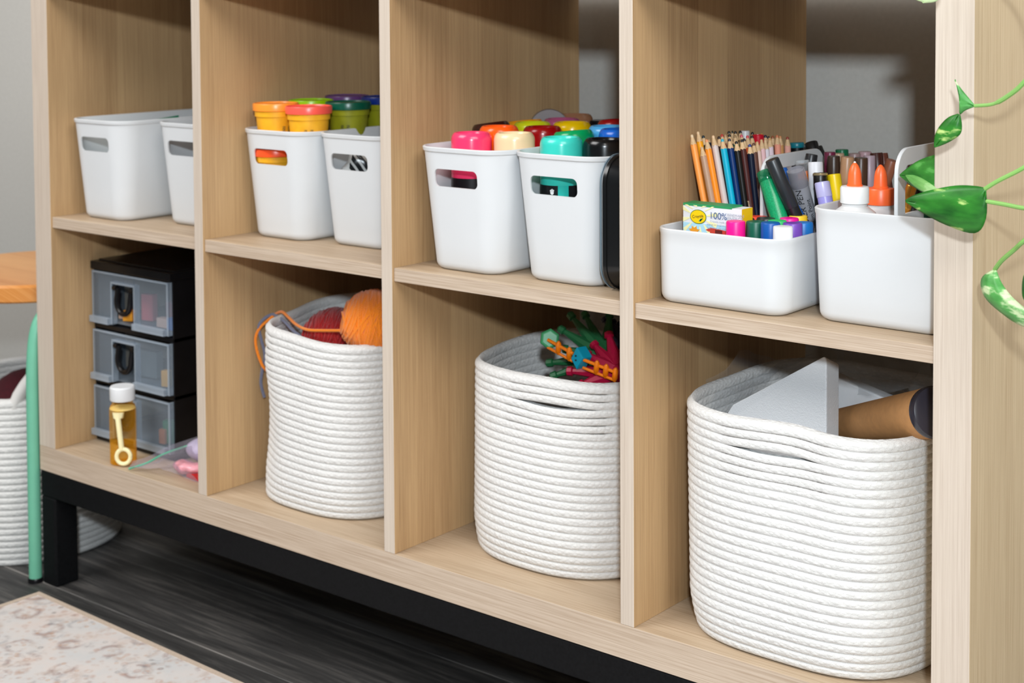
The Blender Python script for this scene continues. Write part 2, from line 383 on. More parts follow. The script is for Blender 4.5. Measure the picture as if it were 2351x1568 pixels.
# ------------------------------------------------------------------ storage bins
def shell(w0, w1, d0, d1, h, r0, r1, t=0.0022, lip=0.0016, fr=0.010):
    b = MB(); rings = []
    def ring(t_, ins, z, extra=0.0):
        w = w0 + (w1 - w0) * t_; d = d0 + (d1 - d0) * t_; r = r0 + (r1 - r0) * t_
        return rrect(w - 2 * ins, d - 2 * ins, max(r - ins, 0.003), 8, z)
    for k in range(6):
        a = math.radians(90 * k / 5); rings.append(ring(0, fr * (1 - math.sin(a)), fr * (1 - math.cos(a))))
    for k in range(1, 7): rings.append(ring(k / 6 * 0.95, 0, fr + (h - 0.0065 - fr) * k / 6))
    rings += [ring(0.96, -lip, h - 0.005), ring(1, -lip - 0.0002, h - 0.001), ring(1, -lip + 0.0008, h), ring(1, t - 0.0008, h), ring(1, t, h - 0.001)]
    for k in range(5, -1, -1): rings.append(ring(k / 6 * 0.95, t, fr + (h - fr) * k / 6 * 0.95))
    rings.append(ring(0, t + 0.006, t + 0.001))
    b.loft(rings)
    return b
BW0, BW1, BD0, BD1, BH = 0.106, 0.133, 0.280, 0.302, 0.1472
BIN_LAB = ['front white bin of the leftmost upper cube, green folder edge inside', 'white bin half hidden behind the first divider, printed card in its slot',
           'white bin holding coloured modelling dough pots', 'white bin beside the dough pots, crumpled packet showing in its slot',
           'white bin with pink and cream paint bottles at its front', 'white bin with turquoise paint bottle, beside the black tray']
def make_bin(loc, label):
    root = empty('storage_bin', loc, label, 'bin', 'white handled bins on the upper shelves')
    o = shell(BW0, BW1, BD0, BD1, BH, 0.026, 0.034).build('bin_body', WHITE_PL, root)
    c = MB(); pts = [Vector((p.x - 0.0005, -0.25, p.y + 0.1112)) for p in rrect(0.066, 0.021, 0.0065, 6)]
    c.prism(pts, (0, 0.16, 0)); cut = c.build('cutter', WHITE_PL); cut.parent = root
    bpy.context.view_layer.update(); boolean(o, cut)
    return root
BINX = [(0.0815, 0.0205), (0.2410, 0.0540), (0.4235, 0.0550), (0.5580, 0.0690), (0.7850, 0.0185), (0.9205, 0.0300)]
bin0 = make_bin((BINX[0][0], BINX[0][1] + 0.15, ZS + ZK[0]), BIN_LAB[0])
for k, ((x, y), lb) in enumerate(zip(BINX[1:], BIN_LAB[1:])): dup(bin0, (x, y + 0.15, ZS + ZK[(k + 1) // 2]), lb)
for o in [bin0] + [q for q in C.objects if q.name.startswith('storage_bin')]: o['group'] = 'white handled bins on the upper shelves'

# contents of the first two bins
b = MB(); b.loft([[Vector(p) for p in ((0.1130, 0.060, ZS + 0.012), (0.1130, 0.072, ZS + 0.1430), (0.1130, 0.150, ZS + 0.1495), (0.1130, 0.150, ZS + 0.012))], [Vector(p) for p in ((0.1145, 0.060, ZS + 0.012), (0.1145, 0.072, ZS + 0.1430), (0.1145, 0.150, ZS + 0.1495), (0.1145, 0.150, ZS + 0.012))]])
tag(b.build('folder', pm('green_card', S(0, 120, 84), 0.6), smooth=False), 'green folder edge standing in the leftmost white bin', 'folder')
b = MB(); b.box(0.262, 0.2635, 0.09, 0.20, ZS + 0.012, ZS + 0.135)
cm = pm('printed_card_mix', S(120, 96, 112), 0.4, 0.75, 90); o = b.build('card', cm, smooth=False)
o.location = (0.262, 0.13, 0); 
for v in o.data.vertices: v.co.x -= 0.2628; v.co.y -= 0.145
o.rotation_euler = (0, 0, math.radians(-60)); tag(o, 'dark printed card seen through the slot of the second white bin', 'card')

# dough pots
def make_pot(loc, label, lid, tub, text=True):
    root = empty('dough_pot', loc, label, 'pot', 'modelling dough pots in the second cube')
    b = MB(); b.lathe([(0.0215, 0), (0.0235, 0.001), (0.0268, 0.040), (0.0285, 0.0405), (0.0288, 0.047), (0.0290, 0.0495)], 40); tb = b.build('tub', tub, root)
    b = MB(); b.lathe([(0.0300, 0.0480), (0.0312, 0.0485), (0.0315, 0.0565), (0.0308, 0.0582), (0.0292, 0.0584), (0.0284, 0.0566), (0.012, 0.0562), (0.0015, 0.0562)], 40); b.build('lid', lid, root)
    if text:
        for ang in (-58, -40):
            for row in range(2):
                t = text_mesh('MADE IN 56 g' if row else 'NON TOXIC', 0.0042, pm('dark_print', (0.03, 0.025, 0.02), 0.6)); t.parent = tb
                a = math.radians(ang + row * 3.2); rr = 0.0262
                rad = Vector((math.cos(a), math.sin(a), 0)); t.matrix_local = frame_at(rad * rr + Vector((0, 0, 0.028 - 0.0)), (0, 0, -1), rad.cross(Vector((0, 0, 1))) * -1)
                t['label'] = 'small dark print on the tub'
    return root
def tubm(n, c): return pm('dough_tub_' + n, c, 0.35, 0.12, 60, trans=0.0)
def lidm(n, c): return pm('dough_lid_' + n, c, 0.3, 0.03)
YEL = tubm('yellow', S(250, 180, 40)); GRN = tubm('olive', S(150, 152, 30))
pots = [('dough pot with orange lid at the left of the white bin', (0.4005, 0.088, 0.4725), lidm('orange', S(255, 150, 50)), YEL),
        ('dough pot with coral red lid in front of the others', (0.4610, 0.092, 0.4705), lidm('coral', S(255, 92, 78)), YEL),
        ('dough pot with lime green lid behind the coral one', (0.402, 0.152, 0.4735), lidm('lime', S(150, 200, 0)), GRN),
        ('dough pot with dark green lid and olive tub', (0.470, 0.157, 0.473), lidm('green', S(0, 84, 62)), GRN),
        ('dough pot with purple lid at the back', (0.408, 0.216, 0.4765), lidm('purple', S(98, 60, 116)), GRN),
        ('dough pot with dark blue lid beside the second divider', (0.474, 0.222, 0.477), lidm('blue', S(6, 40, 120)), GRN)]
p0 = make_pot(pots[0][1], pots[0][0], pots[0][2], pots[0][3])
p0.rotation_euler = (0, 0, math.radians(35))
for i, (lb, loc, lm, tm) in enumerate(pots[1:]):
    q = dup(p0, loc, lb, None, {'lid': lm, 'tub': tm}, rot=(0, 0, math.radians((0, 40, -10, 30, 20)[i])))
low = [('lower dough pot with red-orange lid seen through the bin slot', (0.3970, 0.0905, 0.4105), lidm('redorange', S(255, 88, 40)), YEL)]
for lb, loc, lm, tm in low: dup(p0, loc, lb, None, {'lid': lm, 'tub': tm})

# crumpled packet in bin four
def crumple(loc, size, seed, mat, amp=0.012, freq=40, name='packet', div=26):
    b = MB(); sx, sy, sz = size
    b.sphere((0, 0, 0), 1, u=div * 2, v=div)
    for v in b.bm.verts:
        n = v.co.normalized(); q = Vector((n.x * sx, n.y * sy, n.z * sz))
        k = mnoise.noise(q * freq + Vector((seed, 0, 0))); k2 = abs(mnoise.noise(q * freq * 0.5 + Vector((0, seed, 0))))
        v.co = q + n * (k * amp - k2 * amp)
    return b.build(name, mat, loc=loc, angle=24)
def packet_mat():
    m, nt, b = new_mat('striped_packet_film'); tc = nd(nt, 'ShaderNodeTexCoord')
    w = nd(nt, 'ShaderNodeTexWave'); w.wave_type = 'BANDS'; w.bands_direction = 'DIAGONAL'; w.inputs['Scale'].default_value = 42; w.inputs['Distortion'].default_value = 1.0
    lk(nt, tc.outputs['Object'], w.inputs['Vector']); sx = nd(nt, 'ShaderNodeSeparateXYZ'); lk(nt, tc.outputs['Object'], sx.inputs[0])
    gt = nd(nt, 'ShaderNodeMath', operation='GREATER_THAN'); lk(nt, sx.outputs[0], gt.inputs[0]); gt.inputs[1].default_value = 0.004
    g2 = nd(nt, 'ShaderNodeMath', operation='GREATER_THAN'); lk(nt, w.outputs['Fac'], g2.inputs[0]); g2.inputs[1].default_value = 0.28
    mu = nd(nt, 'ShaderNodeMath', operation='MULTIPLY'); lk(nt, gt.outputs[0], mu.inputs[0]); lk(nt, g2.outputs[0], mu.inputs[1])
    mx = nd(nt, 'ShaderNodeMixRGB'); lk(nt, mu.outputs[0], mx.inputs[0]); mx.inputs[1].default_value = (*S(214, 216, 214), 1); mx.inputs[2].default_value = (0.01, 0.012, 0.014, 1)
    lk(nt, mx.outputs[0], b.inputs['Base Color']); b.inputs['Roughness'].default_value = 0.25; return m
o = crumple((0.533, 0.108, ZS + 0.071), (0.026, 0.022, 0.055), 3.0, packet_mat(), 0.010, 45)
tag(o, 'crumpled white plastic packet with black stripes inside a bin', 'packet')
o = crumple((0.560, 0.165, ZS + 0.110), (0.018, 0.04, 0.045), 9.0, pm('silver_film', S(120, 124, 126), 0.22, 0.5, 60), 0.010, 50)
tag(o, 'crumpled grey foil bag sticking out above the striped packet', 'bag')

# ------------------------------------------------------------------ paint bottles
LABELM = pm('black_label', (0.008, 0.008, 0.01), 0.35)
PRINTW = pm('white_print', (0.85, 0.85, 0.85), 0.6)
def gloss(n, c): return pm('paint_' + n, c, 0.22, 0.03, 30)
def make_bottle(loc, label, mat, h=0.158):
    root = empty('paint_bottle', loc, label, 'bottle', 'upturned craft paint bottles')
    R_ = 0.0245
    b = MB(); b.lathe([(0.012, -0.155), (0.013, -0.130), (R_ - 0.002, -0.122), (R_, -0.116), (R_, -0.0080), (R_ - 0.0008, -0.0042), (R_ - 0.0026, -0.0013), (R_ - 0.0042, 0.0), (R_ - 0.0060, -0.0002), (R_ - 0.0078, -0.0026), (R_ - 0.0092, -0.0070), (0.005, -0.0095), (0.0008, -0.0097)], 48)
    b.build('bottle_body', mat, root)
    b = MB(); b.lathe([(R_ + 0.0003, -0.110), (R_ + 0.0003, -0.0535)], 48, None, False, False); b.build('label_band', LABELM, root)
    return root
bt = [('glossy pink paint bottle at the front left of its bin', (0.765, 0.072, 0.5097), S(244, 60, 108), 0, 0),
      ('cream paint bottle beside the pink one', (0.8135, 0.094, 0.5102), S(236, 208, 166), 0, 0),
      ('bright orange paint bottle behind pink and cream', (0.7700, 0.118, 0.5145), S(250, 92, 20), 0, 0),
      ('dark red paint bottle behind the cream one', (0.801, 0.165, 0.5122), S(150, 6, 10), 0, 0),
      ('dark brown paint bottle leaning out at the left', (0.7310, 0.148, 0.5145), S(52, 18, 16), -0.16, 0),
      ('lime yellow paint bottle behind the dark red one', (0.7605, 0.196, 0.5137), S(206, 214, 20), 0, 0.0),
      ('amber yellow paint bottle at the left behind the brown one', (0.7270, 0.222, 0.5130), S(240, 160, 10), -0.10, 0),
      ('yellow paint bottle with glossy rim near the right of its bin', (0.8085, 0.215, 0.5147), S(240, 196, 0), 0, 0),
      ('mauve pink paint bottle behind the yellow one', (0.766, 0.250, 0.5152), S(178, 84, 124), 0, 0),
      ('tan skin-tone paint bottle, tallest at the back', (0.7475, 0.302, 0.5167), S(160, 112, 82), 0, 0),
      ('turquoise paint bottle at the front of the right bin', (0.9015, 0.071, 0.5112), S(60, 206, 190), 0, 0),
      ('black paint bottle beside the black tray', (0.9435, 0.097, 0.5097), S(14, 15, 17), 0, 0),
      ('green paint bottle behind the turquoise one', (0.880, 0.122, 0.5137), S(0, 150, 84), -0.10, 0),
      ('royal blue paint bottle behind the black one', (0.930, 0.146, 0.5167), S(20, 100, 205), 0, 0),
      ('light blue paint bottle behind the green one', (0.897, 0.170, 0.5172), S(80, 170, 225), 0, 0),
      ('deep red paint bottle at the back beside the third divider', (0.880, 0.212, 0.5217), S(150, 10, 14), -0.06, 0)]
pb0 = None
for lb, loc, c, tx, ty in bt:
    mt = gloss(lb.split(' paint')[0].replace(' ', '_'), c)
    if pb0 is None: pb0 = make_bottle(loc, lb, mt)
    else: dup(pb0, loc, lb, None, {'bottle_body': mt}, rot=(0, tx, 0))
# print on the turquoise and pink labels (seen through the slots)
tq = [o for o in C.objects if o.get('label', '').startswith('turquoise')][0]
pk = [o for o in C.objects if o.get('label', '').startswith('glossy pink')][0]
def on_label(root, txt, size, ang, z, mat, vert=True, name='lettering', r=0.0251):
    t = text_mesh(txt, size, mat, name); band = [c for c in root.children if c.name.startswith('label_band')][0]; t.parent = band
    a = math.radians(ang); rad = Vector((math.cos(a), math.sin(a), 0))
    side = Vector((0, 0, 1)).cross(rad)
    t.matrix_local = frame_at(rad * r + Vector((0, 0, z)), (0, 0, 1) if vert else side, -side if vert else (0, 0, 1))
    t['label'] = 'white print on the black label'; return t
on_label(tq, 'paints out', 0.0052, -66, -0.098, PRINTW); on_label(tq, 'and EU', 0.0052, -24, -0.094, PRINTW)
band = [c for c in tq.children if c.name.startswith('label_band')][0]
b = MB()
for a0, a1 in ((-62, -34),):
    rows = [[Vector((0.02495 * math.cos(math.radians(a0 + (a1 - a0) * k / 8)), 0.02495 * math.sin(math.radians(a0 + (a1 - a0) * k / 8)), z)) for k in range(9)] for z in (-0.11, -0.0535)]
    b.loft(rows, False, False, False)
o = b.build('clear_window', gloss('turquoise_strip', S(50, 200, 186)), band); o['label'] = 'turquoise strip where the label leaves the paint visible'
b = MB()
for dx, dz, r in ((0, 0, 0.0022), (-0.0014, 0.0022, 0.0012), (0.0014, 0.0024, 0.0012), (0.0, 0.0034, 0.001)):
    b.lathe([(r, 0), (r, 0.0002)], 16, Matrix.Translation((dx, dz, 0)))
o = b.build('emblem', PRINTW, band); a = math.radians(-78); rad = Vector((math.cos(a), math.sin(a), 0))
o.matrix_local = frame_at(rad * 0.0250 + Vector((0, 0, -0.0615)), Vector((0, 0, 1)).cross(rad), (0, 0, 1)); o['label'] = 'small white leaf mark on the label'
on_label(pk, 'paints out', 0.0045, -76, -0.092, PRINTW)

# grey tape ring and two small black jars behind the bottles
root = empty('tape_roll', (0.7330, 0.266, 0.4985), 'grey tape roll standing on edge behind the paint bottles', 'tape roll')
root.rotation_euler = (math.radians(90), 0, math.radians(39))
b = MB(); b.lathe([(0.0135, -0.008), (0.026, -0.008), (0.0266, -0.0075), (0.0266, 0.0075), (0.026, 0.008), (0.0135, 0.008), (0.0135, -0.008)], 40, None, False, False)
b.build('tape', pm('grey_tape', S(128, 120, 120), 0.45), root)
b = MB(); b.lathe([(0.0120, -0.0078), (0.0135, -0.0078), (0.0135, 0.0078), (0.0120, 0.0078), (0.0120, -0.0078)], 40, None, False, False); b.build('core', pm('tape_core', S(92, 84, 80), 0.7), root)
def capjar(loc, label, r=0.0145, h=0.11):
    root = empty('black_pot', loc, label, 'pot')
    b = MB(); b.lathe([(r * 0.95, 0), (r, 0.001), (r, h - 0.024), (r * 0.9, h - 0.021)], 24); b.build('pot_body', BLACK_PL, root)
    b = MB(); b.lathe([(r * 1.05, h - 0.02), (r * 1.08, h - 0.0015), (r, h), (0.001, h)], 24); b.build('cap', BLACK_PL, root)
    return root
capjar((0.776, 0.318, ZS + 0.051), 'small black capped pot behind the tan paint bottle')
capjar((0.868, 0.262, ZS + 0.058), 'small black capped pot behind the deep red paint bottle')

# black tray on edge
def tray():
    root = empty('black_tray', (0.989, 0.03, ZS), 'black plastic tray standing on edge beside the third divider', 'tray')
    # outline in the y-z plane, tilted against the divider
    H_, D_, r = 0.1495, 0.30, 0.03
    def outline(ins, x):
        p = [];
        for q in rrect(D_ - 2 * ins, H_ - 2 * ins, r - ins, 8): p.append(Vector((x, q.x + D_ / 2, q.y + H_ / 2)))
        return p
    b = MB(); b.loft([outline(0.008, 0.020), outline(0.004, 0.010), outline(0.002, 0.0045), outline(0.0002, 0.0045), outline(0, 0.0), outline(0.0012, -0.0012), outline(0.004, 0.0), outline(0.010, 0.017)])
    b.build('tray_body', pm('black_tray_plastic', (0.006, 0.007, 0.008), 0.25), root)
    b = MB(); b.loft([outline(0.0002, -0.0022), outline(-0.0004, -0.0022), outline(-0.0004, -0.0036), outline(0.0016, -0.0040), outline(0.0016, -0.0026)], False, False)
    e = b.build('rim_edge', pm('blue_grey_rim', S(112, 130, 142), 0.35), root); e['label'] = 'blue grey outer rim'
    root.rotation_euler = (0, 0, math.radians(-2))
    return root
tray()

# ------------------------------------------------------------------ craft caddies
def plate_handle(x, y0, y1, z0, z1, t=0.004, w=0.015, r=0.022):
    """flat arch plate in the plane x = const"""
    b = MB(); n = 8
    def arch(i, x_):
        pts = [Vector((x_, y0 + i, z0))]
        for k in range(n + 1):
            a = math.radians(180 - 90 * k / n); rr = max(r - i, 0.006); pts.append(Vector((x_, y0 + i + rr + rr * math.cos(a), z1 - i - rr + rr * math.sin(a))))
        for k in range(n + 1):
            a = math.radians(90 - 90 * k / n); rr = max(r - i, 0.006); pts.append(Vector((x_, y1 - i - rr + rr * math.cos(a), z1 - i - rr + rr * math.sin(a))))
        pts.append(Vector((x_, y1 - i, z0))); return pts
    o0, o1, i0, i1 = arch(0, x - t / 2), arch(0, x + t / 2), arch(w, x - t / 2), arch(w, x + t / 2)
    V = [[b.bm.verts.new(p) for p in L] for L in (o0, o1, i1, i0)]
    for k in range(len(o0) - 1):
        for a in range(4):
            c = (a + 1) % 4; b.bm.faces.new((V[a][k], V[a][k + 1], V[c][k + 1], V[c][k]))
    for k in (0, len(o0) - 1): b.bm.faces.new([V[a][k] for a in range(4)])
    return b
c1 = empty('craft_caddy', (1.1365, 0.186, ZS), 'low white caddy of pencils, crayons and markers with a grey-shaded handle', 'caddy')
shell(0.1535, 0.157, 0.325, 0.330, 0.079, 0.022, 0.026, 0.0026, 0.0006).build('caddy_body', WHITE_PL, c1)
plate_handle(0.0, -0.070, 0.070, 0.012, 0.1500).build('handle', WHITE_PL, c1, bevel=0.0006)
b = MB(); b.box(-0.0015, 0.0015, -0.069, 0.155, 0.010, 0.070); b.build('partition', WHITE_PL, c1, smooth=False)
c2 = empty('craft_caddy', (1.3070, 0.152, ZS), 'taller white caddy holding two orange-tipped glue bottles', 'caddy')
shell(0.138, 0.1475, 0.226, 0.234, 0.1125, 0.022, 0.026, 0.0028, 0.0006).build('caddy_body', WHITE_PL, c2)
plate_handle(0.0165, -0.1060, 0.10, 0.014, 0.1745, w=0.017, r=0.024).build('handle', WHITE_PL, c2, bevel=0.0006)
b = MB(); b.box(0.015, 0.018, -0.106, 0.106, 0.012, 0.1105); b.build('partition', WHITE_PL, c2, smooth=False)

# crayon box
def crayon_box():
    x0, x1, y0, y1, z0, z1 = 1.0765, 1.1485, 0.0555, 0.0765, ZS + 0.0035, 0.4495
    root = empty('crayon_box', ((x0 + x1) / 2, (y0 + y1) / 2, z0), 'white and yellow crayon box with a sun drawing and oval badge', 'box')
    w, d, h = x1 - x0, y1 - y0, z1 - z0
    L = lambda b, n, m, par=root, **k: b.build(n, m, par, smooth=False, **k)
    b = MB(); b.box(-w / 2, w / 2, -d / 2, d / 2, 0, h); body = L(b, 'carton', pm('carton_white', S(226, 228, 232), 0.5, 0.02))
    yf = -d / 2
    b = MB(); b.box(w / 2 - 0.0002, w / 2 + 0.0003, yf, d / 2, 0, h); e = L(b, 'end_flap', pm('carton_yellow', S(246, 196, 10), 0.5, 0.03)); e['label'] = 'yellow end of the carton'
    b = MB(); b.box(-w / 2, w / 2 - 0.012, yf - 0.0002, d / 2, h - 0.001, h + 0.0016); e = L(b, 'top_flap', pm('carton_green', S(40, 146, 88), 0.5)); e['label'] = 'green top flap'
    b = MB(); b.box(-w / 2, w / 2 - 0.001, yf - 0.00025, yf, 0, h * 0.805); e = L(b, 'lower_band', pm('carton_blue', S(168, 214, 232), 0.5)); e['label'] = 'pale blue lower band'
    YL = pm('carton_sunray', S(238, 234, 176), 0.5); ov = (-w / 2 + 0.019, h - 0.0120)
    b = MB()
    for k in range(12):
        a = math.radians(30 * k + 10); a2 = a + math.radians(8)
        p = [Vector((ov[0] + rr * math.cos(t), yf - 0.0004, ov[1] + rr * math.sin(t))) for rr, t in ((0.0105, a - 0.05), (0.024, a - 0.10), (0.024, a + 0.10), (0.0105, a + 0.05))]
        p = [Vector((min(max(q.x, -w / 2), w / 2), q.y, min(q.z, h))) for q in p]
        b.prism(p, (0, 0.0002, 0))
    L(b, 'sun_rays', YL)
    def disc(rx, rz, yo, mat, name):
        b = MB(); b.prism([Vector((ov[0] + rx * math.cos(t * math.pi / 16), yf - yo, ov[1] + rz * math.sin(t * math.pi / 16))) for t in range(32)], (0, 0.0002, 0)); return L(b, name, mat)
    disc(0.0100, 0.0076, 0.0006, pm('badge_green', S(60, 110, 40), 0.5), 'badge_edge'); disc(0.0093, 0.0069, 0.0008, pm('badge_yellow', S(250, 206, 0), 0.5), 'badge')
    b = MB(); b.prism([Vector((ov[0] + x, yf - 0.001, ov[1] + z)) for x, z in ((0.0005, -0.0045), (0.0055, -0.0022), (0.0062, -0.0008), (0.002, -0.0024), (0.0032, -0.0048))], (0, 0.0001, 0)); L(b, 'badge_smile', pm('badge_teal', S(0, 140, 110), 0.5))
    def put(txt, size, x, z, col, al='LEFT'):
        t = text_mesh(txt, size, pm('ink_' + col[0], col[1], 0.6), 'lettering', al); t.parent = root
        t.rotation_euler = (math.pi / 2, 0, 0); t.location = (x, yf - 0.0012, z); return t
    NAVY = ('navy', S(60, 90, 140)); GR = ('grey', S(150, 160, 176)); GN = ('dark', S(20, 40, 30))
    t = put('Crayola', 0.0044, ov[0], ov[1] - 0.0008, GN, 'CENTER'); t.rotation_euler = (math.pi / 2, math.radians(-8), 0)
    put('100%', 0.0100, -0.003, h - 0.0125, NAVY); put('RENEWABLE', 0.0036, 0.019, h - 0.0080, GR); put('ENERGY', 0.0052, 0.019, h - 0.0125, GR)
    for k, s_ in enumerate(('Crayons made with clean', 'energy to brighten your day', 'Supporting the planet')): put(s_, 0.0030, -0.006 + 0.004 * (k == 0), h - 0.0162 - 0.0034 * k, GR)
    # printed crayon and spiky ball on the blue band
    b = MB(); zc = h * 0.805 - 0.0060
    b.prism([Vector((x, yf - 0.0005, zc + z)) for x, z in ((-0.008, 0), (-0.004, 0.0018), (-0.0025, 0.0018), (-0.0025, 0.003), (0.018, 0.0008), (0.018, -0.0042), (-0.0025, -0.0028), (-0.0025, -0.0016), (-0.004, -0.0016))], (0, 0.0002, 0))
    e = L(b, 'printed_crayon', pm('print_red', S(196, 60, 44), 0.5)); e['label'] = 'red crayon printed on the box'
    b = MB(); b.box(0.004, 0.0125, yf - 0.0008, yf - 0.0006, zc - 0.0026, zc + 0.001); L(b, 'printed_crayon_label', pm('print_dark', S(90, 24, 20), 0.5), root)
    b = MB(); b.prism([Vector((-0.022 + (0.0075 if k % 2 else 0.0045) * math.cos(k * math.pi / 8), yf - 0.0005, zc - 0.003 + (0.0065 if k % 2 else 0.004) * math.sin(k * math.pi / 8))) for k in range(16)], (0, 0.0002, 0))
    L(b, 'printed_star', pm('print_orange', S(226, 150, 40), 0.5))
crayon_box()

# fat markers in the front of the low caddy
def make_marker(loc, label, capm, bodym, r=0.0098, h=0.088, cap=0.034, rot=(0, 0, 0), group=None, cat='marker', name='marker_pen'):
    root = empty(name, loc, label, cat, group, rot)
    b = MB(); b.lathe([(r * 0.70, 0), (r * 0.76, 0.0008), (r * 0.76, h - cap + 0.002)], 28); b.build('barrel', bodym, root)
    b = MB(); b.lathe([(r * 0.98, h - cap), (r, h - cap + 0.0006), (r * 0.985, h - 0.0014), (r * 0.93, h - 0.0002), (r * 0.85, h), (0.0006, h - 0.0002)], 28); b.build('cap', capm, root)
    return root
FM = [('pink', (1.150, 0.0405, 0.4395), S(244, 10, 140), 'magenta pink capped marker in front of the crayon box'),
      ('dark_green', (1.167, 0.0515, 0.4395), S(0, 88, 66), 'dark green capped marker right of the pink one'),
      ('blue', (1.1865, 0.0475, 0.4405), S(0, 80, 160), 'blue capped marker left of the white-capped one'),
      ('white', (1.2035, 0.0425, 0.4385), S(230, 232, 234), 'white capped marker at the front right of the low caddy'),
      ('purple', (1.2030, 0.0635, 0.4395), S(112, 66, 170), 'purple capped marker behind the white-capped one'),
      ('azure', (1.2030, 0.0865, 0.4375), S(0, 112, 190), 'azure capped marker nearest the taller caddy'),
      ('brown', (1.1330, 0.0885, 0.4355), S(64, 34, 28), 'maroon brown capped marker behind the crayon box'),
      ('red_orange', (1.1370, 0.1085, 0.4355), S(238, 72, 40), 'red-orange capped marker at the foot of the handle'),
      ('black', (1.1600, 0.0845, 0.4385), S(28, 32, 32), 'black capped marker behind the dark green one'),
      ('mint', (1.1820, 0.0695, 0.4395), S(60, 196, 110), 'light green capped marker behind the blue one'),
      ('magenta', (1.1830, 0.0930, 0.4395), S(240, 0, 150), 'magenta capped marker behind the light green one'),
      ('yellow', (1.1810, 0.1150, 0.4395), S(246, 200, 40), 'yellow capped marker behind the magenta one')]
WBODY = pm('marker_white_body', S(225, 226, 226), 0.4)
mk0 = None
for n, p, c, lb in FM:
    mt = pm('cap_' + n, c, 0.4, 0.02); loc = (p[0], p[1], p[2] - 0.0852)
    if mk0 is None: mk0 = make_marker(loc, lb, mt, WBODY, h=0.0852, r=0.0100, group='fat capped markers in the low caddy')
    else: dup(mk0, loc, lb, None, {'cap': mt})

# coloured pencils -----------------------------------------------------------
WOODT = pm('sharpened_wood', S(214, 180, 136), 0.6, 0.12, 300)
def make_pencil(loc, rot, label, paint, lead, L=0.17):
    root = empty('colour_pencil', loc, label, 'pencil', 'coloured pencils in the low caddy', rot)
    r = 0.0036
    def hexring(rr, z, wave=0.0):
        return [Vector((rr * math.cos(k * math.pi / 12), rr * math.sin(k * math.pi / 12), z + (wave if (k // 2) % 2 else 0))) for k in range(24)]
    b = MB(); b.loft([hexring(r, 0), hexring(r, L - 0.0115, 0.0010)]); b.build('painted_shaft', paint, root, angle=25)
    b = MB(); b.loft([hexring(r * 0.985, L - 0.0125), hexring(r * 0.96, L - 0.0105), hexring(0.0016, L - 0.0028)]); b.build('wood_cone', WOODT, root, angle=50)
    b = MB(); b.loft([hexring(0.00175, L - 0.0031), hexring(0.0017, L - 0.0012), hexring(0.0009, L)]); b.build('lead_tip', lead, root)
    return root
def PM(n, c): return pm('pencil_' + n, c, 0.35, 0.03)
